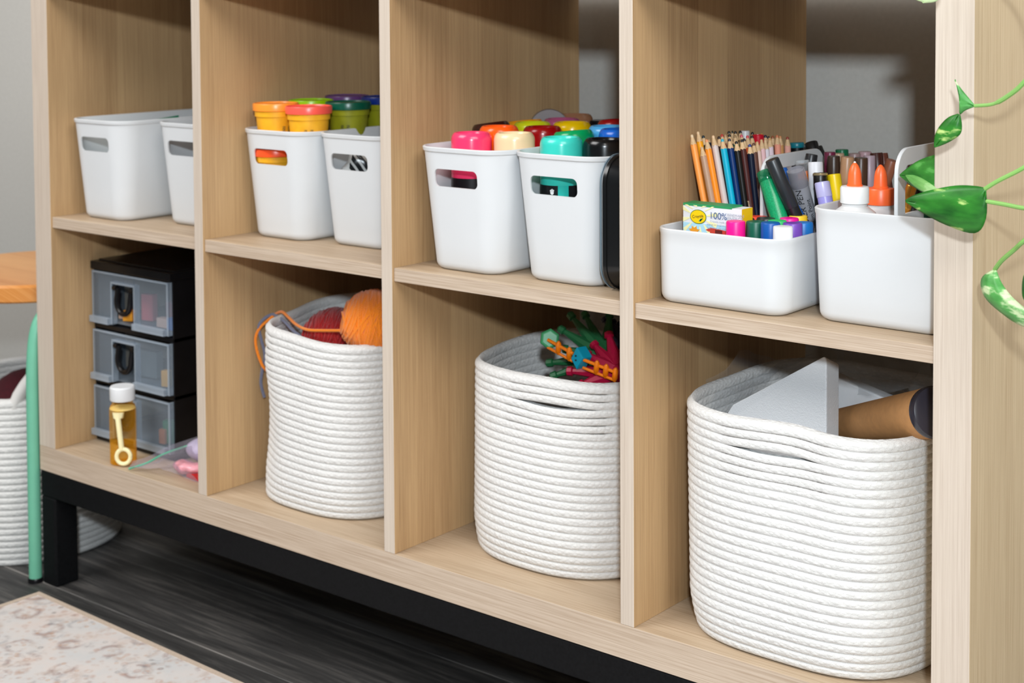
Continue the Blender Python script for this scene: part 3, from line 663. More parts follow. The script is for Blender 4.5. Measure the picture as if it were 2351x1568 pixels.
# (tip u, tip v, tip y, lean x, lean y, shaft colour, lead colour, label)
PL = [
 (1588, 309, .100, .034, .004, S(255, 160, 76), S(222, 196, 160), 'light orange coloured pencil at the left end of the front row'),
 (1602, 302, .116, .034, .004, S(248, 168, 24), S(222, 190, 150), 'amber yellow pencil just behind the light orange one'),
 (1611, 337, .100, .032, .004, S(188, 150, 124), S(205, 170, 130), 'short tan pencil with gold lettering, second in the front row'),
 (1622, 320, .104, .032, .004, S(252, 146, 30), S(226, 150, 100), 'orange pencil between the tan and the pinkish white ones'),
 (1637, 311, .110, .032, .004, S(214, 196, 190), S(225, 190, 150), 'pinkish white pencil right of the orange one'),
 (1650, 313, .124, .030, .004, S(46, 24, 16), S(40, 20, 16), 'dark brown pencil left of the cyan one'),
 (1658, 319, .112, .028, .004, S(0, 176, 210), S(30, 170, 196), 'bright cyan pencil in the middle of the front row'),
 (1674, 318, .118, .026, .004, S(4, 46, 104), S(40, 44, 60), 'navy blue pencil right of the cyan one'),
 (1690, 324, .120, .024, .004, S(16, 14, 12), S(14, 12, 12), 'black pencil right of the navy one'),
 (1703, 320, .124, .023, .004, S(74, 34, 32), S(12, 12, 12), 'maroon pencil with gold lettering'),
 (1721, 331, .128, .016, .004, S(2, 18, 44), S(30, 60, 130), 'midnight blue pencil with a blue tip, front row right'),
 (1730, 328, .142, .016, .004, S(104, 66, 54), S(96, 56, 40), 'chocolate brown pencil behind the midnight blue one'),
 (1738, 325, .150, .016, .004, S(228, 196, 182), S(206, 166, 120), 'pale flesh pencil left of the handle'),
 (1748, 320, .162, .014, .004, S(232, 190, 192), S(206, 166, 120), 'pink pencil behind the pale flesh one'),
 (1757, 321, .172, .012, .004, S(226, 220, 228), S(214, 180, 140), 'white lavender pencil behind the pink one'),
 (1767, 316, .182, .010, .004, S(230, 208, 216), S(196, 150, 100), 'pale lilac pencil left of the salmon one'),
 (1784, 310, .196, .006, .004, S(240, 160, 136), S(200, 120, 80), 'salmon pencil standing upright above the handle'),
 (1791, 312, .204, .006, .004, S(206, 150, 96), S(200, 140, 90), 'wood-toned pencil just right of the salmon one'),
 (1808, 314, .224, .000, .004, S(240, 176, 160), S(150, 60, 44), 'peach pencil at the right end, apart from the others'),
 (1614, 311, .136, .034, .004, S(14, 40, 32), S(20, 44, 50), 'dark green pencil with a teal-black tip, back rows left'),
 (1621, 306, .150, .034, .004, S(20, 40, 70), S(16, 44, 80), 'blue-tipped pencil behind the orange one'),
 (1630, 305, .164, .034, .004, S(120, 80, 50), S(60, 40, 30), 'brown-tipped pencil in the back rows, left part'),
 (1636, 300, .178, .034, .004, S(150, 110, 70), S(150, 110, 70), 'plain wood-tipped pencil at the far left of the last row'),
 (1641, 300, .190, .034, .004, S(20, 20, 20), S(16, 14, 14), 'black-tipped pencil in the last row, above the pinkish white one'),
 (1651, 302, .176, .030, .004, S(30, 26, 24), S(22, 14, 14), 'black-tipped pencil behind the dark brown one'),
 (1657, 308, .150, .028, .004, S(150, 40, 30), S(190, 60, 50), 'red-tipped pencil behind the cyan one'),
 (1665, 309, .158, .028, .004, S(200, 170, 130), S(190, 150, 110), 'wood-toned pencil between cyan and navy, second row'),
 (1673, 301, .186, .026, .004, S(60, 60, 60), S(30, 30, 30), 'grey-tipped pencil in the last row above the navy one'),
 (1674, 308, .146, .026, .004, S(40, 34, 30), S(18, 16, 16), 'dark-tipped pencil directly behind the navy one'),
 (1680, 300, .200, .024, .004, S(30, 50, 30), S(24, 40, 24), 'dark green tipped pencil in the last row'),
 (1688, 301, .190, .022, .004, S(90, 70, 50), S(40, 30, 24), 'dull brown tipped pencil in the last row'),
 (1687, 310, .150, .022, .004, S(0, 120, 110), S(150, 120, 80), 'teal shafted pencil behind the black one'),
 (1699, 300, .196, .020, .004, S(30, 24, 22), S(14, 12, 12), 'black-tipped pencil in the last row left of the white pen'),
 (1702, 309, .160, .020, .004, S(200, 170, 40), S(206, 84, 104), 'yellow pencil with a pink tip behind the maroon one'),
 (1708, 318, .146, .018, .004, S(230, 90, 44), S(20, 18, 18), 'vermilion pencil behind the maroon one'),
 (1716, 311, .170, .016, .004, S(190, 130, 96), S(214, 80, 84), 'coral-tipped pencil under the white pen'),
 (1727, 303, .200, .014, .004, S(30, 28, 30), S(16, 14, 14), 'black-tipped pencil right of the white pen'),
 (1726, 311, .176, .014, .004, S(60, 50, 40), S(40, 36, 28), 'olive-black tipped pencil left of the red pen'),
 (1749, 307, .214, .010, .004, S(226, 190, 80), S(224, 190, 90), 'yellow-tipped pencil right of the red pen'),
 (1757, 310, .206, .010, .004, S(220, 220, 224), S(24, 30, 56), 'white pencil with a navy tip'),
 (1764, 313, .214, .008, .004, S(120, 90, 70), S(40, 40, 44), 'dark-tipped pencil behind the pale lilac one'),
 (1774, 312, .214, .006, .004, S(180, 130, 80), S(150, 80, 40), 'rust-tipped pencil between the lilac and the salmon ones'),
]
pc0 = None
for i, (u, v, y, lx, ly, sc, lc, lb) in enumerate(PL):
    tip = at(u, v, y); base = Vector((tip.x + lx, tip.y + ly, ZS + 0.0045))
    d = tip - base; Lg = d.length; rot = aim(d); k = Lg / 0.17
    sm, lm = PM('s%d' % i, sc), PM('l%d' % i, lc)
    if pc0 is None: pc0 = make_pencil(base, rot, lb, sm, lm); pc0.scale = (1, 1, k)
    else: dup(pc0, base, lb, None, {'painted_shaft': sm, 'lead_tip': lm}, rot=rot, scale=(1, 1, k))
GOLD = pm('gold_print', S(220, 190, 150), 0.35, metal=0.3)
for key, txt in (('short tan', 'colour pencil'), ('maroon pencil', 'colour pencil')):
    r_ = [o for o in C.objects if o.get('label', '').startswith(key)][0]
    t = text_mesh(txt, 0.0030, GOLD); t.parent = [c for c in r_.children if c.name.startswith('painted_shaft')][0]
    rad = (r_.matrix_basis.to_3x3().inverted() @ (CAM - r_.location)).normalized(); rad.z = 0; rad.normalize()
    side = Vector((0, 0, 1)).cross(rad)
    t.matrix_local = frame_at(rad * 0.0035 - side * 0.001 + Vector((0, 0, 0.085)), (0, 0, 1), -side); t['label'] = 'gold lettering on the shaft'

# slim pens and markers --------------------------------------------------------
def pen(u0, v0, y0, u1, v1, y1, r, label, capc, bodyc, cap=0.03, name='marker_pen', cat='marker', capm=None, bodym=None, group='mixed pens in the low caddy', top='flat', floor=0.004):
    a, b_ = at(u0, v0, y0), at(u1, v1, y1); d = (a - b_).normalized()
    k = (b_.z - (ZS + floor)) / max(d.z, 0.2); base = b_ - d * k; h = (a - base).length
    root = empty(name, base, label, cat, group, aim(d))
    cm_ = capm or pm('pen_cap_%s' % label.replace(' ', '_')[:40], capc, 0.35, 0.03); bm_ = bodym or pm('pen_body_%s' % label.replace(' ', '_')[:40], bodyc, 0.35, 0.03)
    q = MB(); q.lathe([(r * 0.9, 0), (r * 0.95, 0.001), (r * 0.95, h - cap + 0.003)], 22); q.build('barrel', bm_, root)
    q = MB()
    if top == 'flat': q.lathe([(r * 0.97, h - cap), (r, h - cap + 0.0005), (r * 0.97, h - 0.001), (r * 0.9, h), (0.0005, h)], 22)
    elif top == 'round': q.lathe([(r * 0.97, h - cap), (r, h - cap + 0.0005), (r * 0.92, h - 0.006), (r * 0.7, h - 0.0015), (r * 0.3, h), (0.0005, h)], 22)
    else: q.lathe([(r * 0.97, h - cap), (r, h - cap + 0.0005), (r * 0.98, h - 0.0008), (r * 0.86, h), (r * 0.78, h - 0.003), (r * 0.4, h - 0.0045), (0.0005, h - 0.0045)], 22)
    q.build('cap', cm_, root)
    return root, h
GLIT = pm('green_glitter', S(16, 150, 96), 0.3, 0.3, 900); CLG = film('clear_green', S(30, 150, 100), 0.35, 0.1)
r_, h_ = pen(1757, 393, .115, 1790, 505, .104, 0.0098, 'green glitter pen leaning against the handle', None, None, 0.012, capm=CLG, bodym=GLIT, top='hollow')
r_, h_ = pen(1772, 366, .099, 1828, 500, .116, 0.0077, 'matt black pen crossing in front of the green glitter pen', S(38, 42, 46), S(20, 22, 24), 0.055)
pen(1796, 388, .138, 1830, 480, .135, 0.0055, 'blue pen right of the matt black one', S(24, 84, 160), S(20, 76, 150))
pen(1806, 384, .146, 1838, 480, .142, 0.0058, 'brown pen with a clear cap', None, S(92, 58, 46), 0.014, capm=CLEAR)
GREYG = pm('smoky_grey', S(150, 152, 158), 0.2, 0.08)
r_, h_ = pen(1826, 388, .128, 1856, 498, .148, 0.0098, 'smoky grey marker with black lettering on its barrel', None, None, 0.02, capm=film('smoky_cap', S(170, 170, 178), 0.45, 0.12), bodym=GREYG, top='hollow')
bar = [c for c in r_.children if c.name.startswith('barrel')][0]
for txt, sz, off in (('MARKER PEN', 0.0098, 0.0035), ('Medium Point', 0.0072, -0.0042)):
    bpy.context.view_layer.update()
    rad = (r_.matrix_world.to_3x3().inverted() @ (CAM - Vector(r_.location))); rad.z = 0; rad.normalize(); side = Vector((0, 0, 1)).cross(rad)
    ang = off / 0.0095; rr = (rad * math.cos(ang) - side * math.sin(ang))
    sd = Vector((0, 0, 1)).cross(rr)
    t = text_mesh(txt, sz, pm('black_print', (0.01, 0.01, 0.012), 0.6)); t.parent = bar
    Mt = frame_at(rr * 0.0097 + sd * sz * 0.35 + Vector((0, 0, 0.066 if sz > 0.008 else 0.070)), (0, 0, 1), -sd); t.matrix_basis = Mt; t['label'] = 'black lettering on the barrel'
    me = t.data
    for v in me.vertices:   # wrap round the barrel
        pos = Mt @ v.co; a_ = pos.dot(side) / 0.0097; z_ = pos.z
        v.co = Mt.inverted() @ (rad * 0.0097 * math.cos(a_) + side * 0.0097 * math.sin(a_) + Vector((0, 0, z_)))
pen(1842, 368, .172, 1850, 440, .172, 0.0078, 'orange marker with a clear cap', None, S(252, 128, 30), 0.015, capm=CLEAR, top='hollow')
pen(1864, 354, .196, 1858, 392, .194, 0.0068, 'black pen tip poking above the white marker', S(36, 38, 42), S(24, 26, 28))
pen(1872, 372, .160, 1876, 470, .156, 0.0082, 'white capped marker right of the orange one', S(226, 228, 234), S(214, 216, 222), 0.045)
pen(1887, 418, .128, 1896, 466, .126, 0.0082, 'pale lilac gel pen with rounded cap', None, None, 0.016, capm=pm('lilac_cap', S(186, 184, 226), 0.3), bodym=pm('lilac_gel', S(150, 146, 214), 0.35), top='hollow')
r_, h_ = pen(1883, 396, .149, 1886, 466, .147, 0.0075, 'black lacquer bottle with a gold-edged neck', S(24, 22, 20), S(8, 8, 14), 0.018, name='varnish_bottle', cat='bottle', group='bottles in the low caddy')
q = MB(); q.lathe([(0.0077, h_ - 0.003), (0.0079, h_ - 0.0025), (0.0079, h_ - 0.001), (0.0074, h_ - 0.0005)], 22, None, False, False); q.build('gold_ring', pm('gold_ring', S(190, 170, 130), 0.3, metal=0.6), r_)
pen(1914, 400, .160, 1922, 458, .158, 0.0076, 'bright yellow marker with a hollow cap end', S(240, 208, 16), S(236, 200, 10), 0.05, top='hollow')
for u, v, y, u2, v2, y2, rr, lb, cc in [
    (1905, 349, .224, 1906, 420, .224, .0065, 'purple-red marker at the left of the brown group', S(116, 34, 66)),
    (1914, 358, .200, 1914, 420, .200, .0070, 'dark chocolate marker in the brown group', S(58, 42, 32)),
    (1946, 360, .204, 1942, 420, .204, .0074, 'tan beige marker behind the first glue bottle', S(186, 142, 106)),
    (1977, 362, .240, 1976, 420, .240, .0076, 'coffee brown marker between the two glue tips', S(84, 58, 42)),
    (1996, 357, .272, 1996, 420, .270, .0068, 'mauve marker left of the second glue tip', S(190, 166, 176)),
    (2012, 351, .292, 2018, 420, .290, .0074, 'dark red-brown marker behind the second glue tip', S(74, 32, 26)),
    (2026, 352, .318, 2036, 420, .316, .0062, 'thin russet marker right of the dark red-brown one', S(112, 60, 46)),
    (2048, 368, .312, 2028, 430, .312, .0070, 'copper marker leaning right beside the taller handle', S(172, 104, 76)),
    (1933, 343, .268, 1934, 400, .268, .0075, 'green capped marker at the back of the brown group', S(0, 104, 66)),
    (1986, 348, .312, 1986, 400, .312, .0078, 'dusty pink marker at the back of the brown group', S(196, 160, 166)),
    (1962, 352, .290, 1962, 400, .290, .0070, 'greyish pink marker between the green and dusty pink caps', S(170, 140, 138)),
    (1925, 352, .246, 1926, 420, .246, .0066, 'beige marker squeezed behind the dark chocolate one', S(190, 160, 130))]:
    pen(u, v, y, u2, v2, y2, rr, lb, cc, cc, 0.05)
pen(1711, 300, .215, 1711, 322, .215, 0.0052, 'white pen standing among the last row of pencils', S(214, 214, 216), S(210, 210, 212), group='mixed pens in the low caddy')
pen(1740, 309, .192, 1741, 330, .192, 0.0068, 'bright red pen standing among the pencils', S(196, 10, 40), S(190, 10, 36), top='hollow')
pen(1829, 327, .270, 1830, 345, .270, 0.0088, 'black marker with a teal cap end behind the handle', S(18, 120, 134), S(10, 14, 18), 0.006)
pen(1846, 331, .290, 1848, 350, .290, 0.0070, 'plain black pen right of the teal-ended marker', S(18, 20, 22), S(14, 16, 18))
pen(1862, 327, .262, 1868, 350, .260, 0.0078, 'black capped pen at the back corner above the handle', S(20, 22, 24), S(14, 16, 18), 0.02)
pen(1875, 338, .270, 1880, 350, .270, 0.0066, 'black pen nearest the handle end at the back', S(22, 24, 26), S(14, 16, 18))
pen(2094, 425, .085, 2078, 480, .085, 0.0055, 'gold pen leaning behind the big leaf', None, None, 0.05, capm=pm('gold_metal', S(214, 150, 60), 0.25, metal=0.8), bodym=pm('slate_body', S(70, 96, 112), 0.4), group='pens in the taller caddy', floor=0.0045)
pen(2100, 380, .115, 2098, 430, .113, 0.0070, 'dark brown pen inside the taller caddy', S(38, 22, 14), S(30, 20, 14), group='pens in the taller caddy', floor=0.0045)
pen(2114, 352, .120, 2112, 400, .120, 0.0055, 'clear capped pen at the right inside the taller caddy', None, S(60, 60, 64), 0.025, capm=CLEAR, top='hollow', group='pens in the taller caddy', floor=0.0045)
pen(2136, 362, .112, 2134, 400, .112, 0.0060, 'dark green pen beside the end panel', S(0, 84, 60), S(0, 70, 50), group='pens in the taller caddy', floor=0.0045)

# glue bottles
GLUEW = pm('glue_bottle_white', S(216, 216, 216), 0.4); ORG = pm('glue_orange', S(255, 106, 50), 0.35, 0.03); CAPW = pm('glue_cap_white', S(238, 240, 240), 0.35, 0.01)
def glue(loc, label, collar, ridged, ztop):
    root = empty('glue_bottle', loc, label, 'bottle', 'glue bottles in the taller caddy'); h = ztop - loc[2]
    zc1, zc0 = h - 0.0235, h - 0.0405
    b = MB(); b.lathe([(0.020, 0), (0.0215, 0.002), (0.0215, zc0 - 0.014), (0.0205, zc0 - 0.009), (0.014, zc0 - 0.004), (0.0125, zc0 - 0.003), (0.0125, zc0 + 0.001)], 36); b.build('bottle_body', GLUEW, root)
    b = MB(); n = 72 if ridged else 40
    def rg(r, z): return [Vector(((r + (0.0003 if (ridged and k % 2) else 0)) * math.cos(2 * math.pi * k / n), (r + (0.0003 if (ridged and k % 2) else 0)) * math.sin(2 * math.pi * k / n), z)) for k in range(n)]
    b.loft([rg(0.0134, zc0), rg(0.0141, zc0 + 0.0005), rg(0.0141, zc1 - 0.002), rg(0.0132, zc1 - 0.0004), rg(0.0085, zc1)]); c_ = b.build('collar', collar, root)
    b = MB(); b.lathe([(0.0078, zc1 - 0.001), (0.0078, zc1 + 0.0012), (0.0070, zc1 + 0.0018), (0.0064, zc1 + 0.012), (0.0054, zc1 + 0.0165), (0.0036, zc1 + 0.0205), (0.0018, h - 0.0008), (0.0006, h)], 28); b.build('nozzle_cap', ORG, root)
    return root
g1 = glue((1.2685, 0.0700, ZS + 0.004), 'glue bottle with white collar and orange tip', CAPW, False, 0.5048)
q = MB(); q.sphere((0, 0, 0.5048 - ZS - 0.0042), 0.0013, u=10, v=6); q.build('glue_drop', CAPW, g1)['label'] = 'dried white drop on the tip'
glue((1.2745, 0.1155, ZS + 0.004), 'glue bottle with ridged orange collar and orange tip', ORG, True, 0.4990)
# ------------------------------------------------------------------ rope baskets
def rope_basket(name, loc, label, rx, ry, H, n=3.0, pitch=0.0093, th=0.009, slit=None, tilt=(0, 0), dent=None, parent_parts=None, nt=132, foot=0.93, taper=0.0, group='white coiled rope baskets', twist=0.0):
    root = empty(name, loc, label, 'basket', group)
    rows = max(4, round(H / pitch)); ph = H / rows; rr = ph * 0.5; m = 6
    b = MB(); bm = b.bm; uvl = bm.loops.layers.uv.new('UVMap')
    def rad(th_): return (abs(math.cos(th_) / rx) ** n + abs(math.sin(th_) / ry) ** n) ** (-1 / n)
    def pos(i, f, th_, inner):
        """row i, fraction f over its bead, angle th_"""
        z = (i + f) * ph; t = z / H
        bul = math.sqrt(max(0.0, 1 - (2 * f - 1) ** 2)) * rr * 0.50
        s = foot + (1 - foot) * min(1.0, (t / 0.16)) ** 0.55 if t < 0.16 else 1.0
        s += taper * (t - 0.5)
        r = rad(th_) * s
        if dent: r += dent(th_, t)
        if inner: r -= th + bul * 0.5 - rr * 0.3
        else: r += bul - rr * 0.3
        dz = (tilt[0] * math.cos(th_) + tilt[1] * math.sin(th_)) * t
        dz += 0.0012 * math.sin(3 * th_ + 0.7) * t + twist * math.sin(th_ * 2 + 0.6) * t
        if slit:
            c, hw, row, gap = slit; q = (th_ - c + math.pi) % (2 * math.pi) - math.pi
            g = max(0.0, 1 - (q / hw) ** 2) ** 2 * gap
            if i >= row: dz += g * 0.6 * max(0.25, 1 - (i - row) / 6)
            elif i >= row - 3: dz -= g * 0.4 * (1 - (row - 1 - i) / 3)
        return Vector((r * math.cos(th_), r * math.sin(th_), z + dz))
    ths = [2 * math.pi * k / nt for k in range(nt)]
    def strip(inner):
        prof = []
        for i in range(rows):
            for k in range(m + 1): prof.append((i, k / m))
        V = [[bm.verts.new(pos(i, f, t_, inner)) for t_ in ths] for i, f in prof]
        for a in range(len(prof) - 1):
            i, f = prof[a]; i2, f2 = prof[a + 1]
            gap = i2 != i
            for k in range(nt):
                j = (k + 1) % nt
                if gap:
                    if slit and i2 == slit[2]:
                        q = ((ths[k] + ths[j] if j else ths[k] + 2 * math.pi) / 2 - slit[0] + math.pi) % (2 * math.pi) - math.pi
                        if abs(q) < slit[1]: continue
                    if (V[a][k].co - V[a + 1][k].co).length < 1e-7 and (V[a][j].co - V[a + 1][j].co).length < 1e-7: continue
                fc = bm.faces.new((V[a][k], V[a][j], V[a + 1][j], V[a + 1][k]))
                ru = 0.14 / ph
                for lp, (kk, ii, ff) in zip(fc.loops, ((k, i, f), (k + 1, i, f), (k + 1, i2, f2), (k, i2, f2))):
                    lp[uvl].uv = (2 * math.pi * kk / nt * ru * 0.9 + ii * 0.37, ii + ff)
        return V
    Vo = strip(False); Vi = strip(True)
    def band(A, B):
        for k in range(nt):
            j = (k + 1) % nt; fc = bm.faces.new((A[k], A[j], B[j], B[k]))
            for lp, (kk, vv) in zip(fc.loops, ((k, 0), (k + 1, 0), (k + 1, 1), (k, 1))): lp[uvl].uv = (2 * math.pi * kk / nt * 14, vv)
    def ringv(A, B, up):   # rounded rim
        return [bm.verts.new((a.co + c.co) / 2 + Vector((0, 0, up))) for a, c in zip(A, B)]
    mid = ringv(Vo[-1], Vi[-1], rr * 0.8); band(Vo[-1], mid); band(mid, Vi[-1])
    bm.faces.new(Vo[0][::-1]); bm.faces.new(Vi[0])
    bmesh.ops.recalc_face_normals(bm, faces=bm.faces)
    me = bpy.data.meshes.new('basket_body'); bm.to_mesh(me); bm.free(); me.materials.append(ROPE)
    me.polygons.foreach_set('use_smooth', [True] * len(me.polygons))
    o = bpy.data.objects.new('basket_body', me); C.objects.link(o); o.parent = root
    return root
def hump(th_, c, w):
    q = (th_ - c + math.pi) % (2 * math.pi) - math.pi
    return math.exp(-(q / w) ** 2)
D = math.radians
rope_basket('rope_basket', (0.4930, 0.1520, 0.001), 'rope basket of yarn with a dented left side, second cube from the left', 0.1200, 0.1230, 0.2330, 2.8,
            slit=(D(232), 0.24, 22, 0.0035), tilt=(-0.006, 0.005), dent=lambda t_, t: -0.017 * hump(t_, D(205), 0.5) * t - 0.010 * hump(t_, D(236), 0.3) * math.sin(min(1, t * 1.3) * math.pi) - 0.004 * hump(t_, D(262), 0.35) * t, foot=0.95)
rope_basket('rope_basket', (0.8550, 0.1840, 0.001), 'round rope basket of plastic building toys in the third cube', 0.1280, 0.1330, 0.2285, 2.5,
            slit=(D(288), 0.46, 22, 0.0050), tilt=(-0.002, 0.000), dent=lambda t_, t: -0.010 * hump(t_, D(205), 0.3) * (t - 0.5), foot=0.95)
rope_basket('rope_basket', (1.2080, 0.1560, 0.001), 'largest rope basket, holding foam and a kraft roll, rightmost cube', 0.1360, 0.1460, 0.2395, 3.2,
            slit=(D(270), 0.40, 23, 0.0044), tilt=(-0.002, 0.001), dent=lambda t_, t: 0.006 * hump(t_, D(205), 0.4) * t - 0.014 * hump(t_, D(282), 0.25) * max(0, t - 0.3) * 1.2, foot=0.94)
bk = rope_basket('rope_basket', (-0.2420, 0.1120, ZF), 'rope basket with a loop handle standing on the floor under the stool', 0.146, 0.148, 0.2620, 2.1, pitch=0.0102, foot=0.97, dent=lambda t_, t: 0.004 * math.sin(t * 3.1))
ang = [D(a) for a in range(-32, 33, 4)]
pts = []
hc = Vector((0.146 * math.cos(D(-28)), 0.146 * math.sin(D(-28)), 0.25))
for k in range(17):
    a = math.pi * k / 16
    t_ = D(-42 + 62 * k / 16); r = 0.140 + 0.006 * math.sin(a)
    pts.append(Vector((r * math.cos(t_), r * math.sin(t_), 0.246 + 0.078 * math.sin(a) ** 0.75)))
q = MB(); q.tube(pts, 0.0105, 14); q.build('loop_handle', ROPE_HANDLE, bk)
b = MB(); b.sphere((0, 0, 0), 0.075, 0.07, 0.07); o = b.build('yarn_ball', pm('maroon_yarn', S(70, 8, 22), 0.9, 0.2, 200), loc=(-0.250, 0.120, ZF + 0.205)); tag(o, 'dark maroon yarn ball in the floor basket', 'yarn ball')

# yarn -------------------------------------------------------------------------
def yarn_mat(n, c):
    m, nt, b_ = new_mat(n); tc = nd(nt, 'ShaderNodeTexCoord'); w = nd(nt, 'ShaderNodeTexWave'); w.bands_direction = 'X'
    w.inputs['Scale'].default_value = 260; w.inputs['Distortion'].default_value = 4; w.inputs['Detail'].default_value = 3; lk(nt, tc.outputs['Object'], w.inputs['Vector'])
    r = ramp(nt, [(0.1, tuple(k * 0.8 for k in c)), (0.8, c)]); lk(nt, w.outputs['Fac'], r.inputs['Fac']); lk(nt, r.outputs['Color'], b_.inputs['Base Color'])
    b_.inputs['Roughness'].default_value = 0.9; b_.inputs['Sheen Weight'].default_value = 0.3
    bp = nd(nt, 'ShaderNodeBump'); bp.inputs['Strength'].default_value = 0.3; bp.inputs['Distance'].default_value = 0.001; lk(nt, w.outputs['Fac'], bp.inputs['Height']); lk(nt, bp.outputs['Normal'], b_.inputs['Normal'])
    return m
OY = yarn_mat('orange_yarn', S(255, 140, 14)); RY = yarn_mat('red_yarn', S(180, 6, 10)); GY = yarn_mat('grey_blue_yarn', S(112, 116, 140))
def wound(name, loc, label, R3, mat, turns, tr, axis_tilt, seed):
    root = empty(name, loc, label, 'yarn ball', rot=axis_tilt)
    rnd = random.Random(seed)
    q = MB(); q.sphere((0, 0, 0), R3[0] * 0.96, R3[1] * 0.96, R3[2] * 0.96); core = q.build('ball_core', mat, root)
    q = MB()
    for k in range(turns):
        nrm = (Vector((0.775, 0.63, -0.12)) + Vector((rnd.gauss(0, 0.16), rnd.gauss(0, 0.16), rnd.gauss(0, 0.18) + (0.16 if k % 2 else -0.2)))).normalized()
        a = nrm.orthogonal().normalized(); c = nrm.cross(a); off = rnd.uniform(-0.88, 0.88); rl = rnd.uniform(0.955, 1.0)
        rr = math.sqrt(1 - off * off); pts = []
        for i in range(33):
            t_ = 2 * math.pi * i / 32; v = (a * math.cos(t_) + c * math.sin(t_)) * rr + nrm * off
            pts.append(Vector((v.x * R3[0], v.y * R3[1], v.z * R3[2])) * rl)
        q.tube(pts, tr, 5, False)
    w_ = q.build('strand_windings', mat, root); w_['kind'] = 'stuff'
    return root
ob = wound('yarn_ball', (0.5690, 0.1020, 0.2485), 'orange yarn skein on top of the rope basket', (0.0445, 0.0445, 0.0420), OY, 110, 0.0022, (0, 0, 0), 3)
rb = wound('yarn_ball', (0.4720, 0.1250, 0.2050), 'red yarn ball low in the rope basket', (0.047, 0.047, 0.047), RY, 70, 0.0013, (0, 0, 0), 5)
def spl(P, n=10):
    P = [Vector(p) for p in P]; out = []
    for i in range(len(P) - 1):
        p0, p1, p2, p3 = P[max(i - 1, 0)], P[i], P[i + 1], P[min(i + 2, len(P) - 1)]
        for k in range(n):
            t = k / n; out.append(0.5 * ((2 * p1) + (p2 - p0) * t + (2 * p0 - 5 * p1 + 4 * p2 - p3) * t * t + (3 * p1 - p0 - 3 * p2 + p3) * t ** 3))
    out.append(P[-1]); return out
q = MB(); pts = spl([at(790, 759, .075), at(740, 759, .070), at(705, 757, .066), at(680, 745, .075), at(662, 728, .085), at(647, 716, .092), at(632, 722, .097), at(614, 736, .092), at(597, 752, .086), at(587, 775, .083), at(590, 805, .084), at(602, 838, .086), at(612, 850, .092)])
o = q.tube(pts, 0.0021, 8) and q.build('loose_strand', OY); o.parent = ob; o.matrix_parent_inverse = (Matrix.Translation(ob.location) @ ob.rotation_euler.to_matrix().to_4x4()).inverted(); o['label'] = 'loose orange strand trailing over the rim'
q = MB(); pts = spl([at(690, 772, .075), at(672, 758, .078), at(655, 740, .085), at(640, 728, .092), at(625, 722, .096), at(606, 732, .088), at(594, 750, .085), at(600, 780, .090), at(608, 815, .092), at(602, 850, .089), at(599, 880, .089), at(607, 912, .093)])
q.tube(pts, 0.0022, 8); tag(q.build('yarn_strand', GY), 'grey-blue yarn strand draped over the left rim of the yarn basket', 'yarn')

# plastic building toys ----------------------------------------------------------
def plastic(n, c): return pm('toy_' + n, c, 0.35, 0.04)
def knob_arm(q, a, b_, r0, r1):
    a, b_ = Vector(a), Vector(b_); d = (b_ - a)
    q.tube([a, a + d * 0.35, a + d * 0.86, a + d * 0.88, a + d * 0.97, b_], [r0, r0 * 0.95, r1, r1 * 1.65, r1 * 1.55, r1 * 0.6], 8)
def star_toy(hub, tips, label, mat, r0=0.0085, r1=0.0032, grp=None):
    hub = Vector(hub); root = empty('building_toy', hub, label, 'toy', grp)
    q = MB(); q.sphere((0, 0, 0), 0.011, u=14, v=8); q.build('hub', mat, root)
    for t in tips:
        q = MB(); knob_arm(q, Vector((0, 0, 0)), Vector(t) - hub, r0, r1); q.build('spoke', mat, root)
    return root
DG = plastic('green', S(34, 104, 62)); CR = plastic('crimson', S(176, 16, 60)); ORT = plastic('orange', S(255, 132, 10)); TQ = plastic('turquoise', S(0, 150, 180)); LG = plastic('light_green', S(66, 160, 104)); NV = plastic('navy', S(34, 34, 70))
star_toy(at(1392, 822, .15), [at(1281, 752, .135), at(1305, 718, .155), at(1340, 716, .18), at(1252, 834, .125), at(1262, 866, .115), at(1290, 800, .11), at(1400, 715, .20), at(1420, 900, .16)], 'dark green spiky building toy in the rope basket', DG)
star_toy(at(1418, 855, .125), [at(1300, 852, .105), at(1360, 786, .13), at(1396, 762, .15), at(1345, 812, .112), at(1330, 885, .10), at(1440, 780, .16), at(1450, 900, .14)], 'crimson spiky building toy in front of the green one', CR, 0.0095, 0.0036)
star_toy(at(1430, 790, .20), [at(1385, 728, .20), at(1405, 735, .21), at(1425, 740, .22)], 'dark navy building toy at the back of the toy basket', NV)
def ladder(p0, p1, label, beads):
    p0, p1 = Vector(p0), Vector(p1); root = empty('building_toy', (p0 + p1) / 2, label, 'toy'); c = (p0 + p1) / 2
    d = (p1 - p0).normalized(); s = Vector((0, -0.3, 1)); s = (s - d * s.dot(d)).normalized()
    q = MB()
    q.tube([p0 - c, p1 - c], 0.0020, 8); q.tube([p0 - c - s * 0.011, p1 - c - s * 0.011], 0.0018, 8); q.build('rail', ORT, root)
    for k in beads:
        q = MB(); m_ = p0.lerp(p1, k) - c; q.tube([m_ + s * 0.006, m_ + s * 0.003, m_ - s * 0.008, m_ - s * 0.013], [0.0012, 0.0034, 0.0034, 0.0014], 10); q.build('bead_rung', ORT, root)
ladder(at(1258, 780, .098), at(1316, 812, .098), 'orange toy rail with rungs left of the turquoise block', (0.42, 0.85))
ladder(at(1340, 826, .098), at(1416, 856, .106), 'orange toy rail with rungs right of the turquoise block', (0.4, 0.68, 0.96))
root = empty('building_toy', at(1325, 823, .094), 'turquoise diamond toy block with two holes', 'toy')
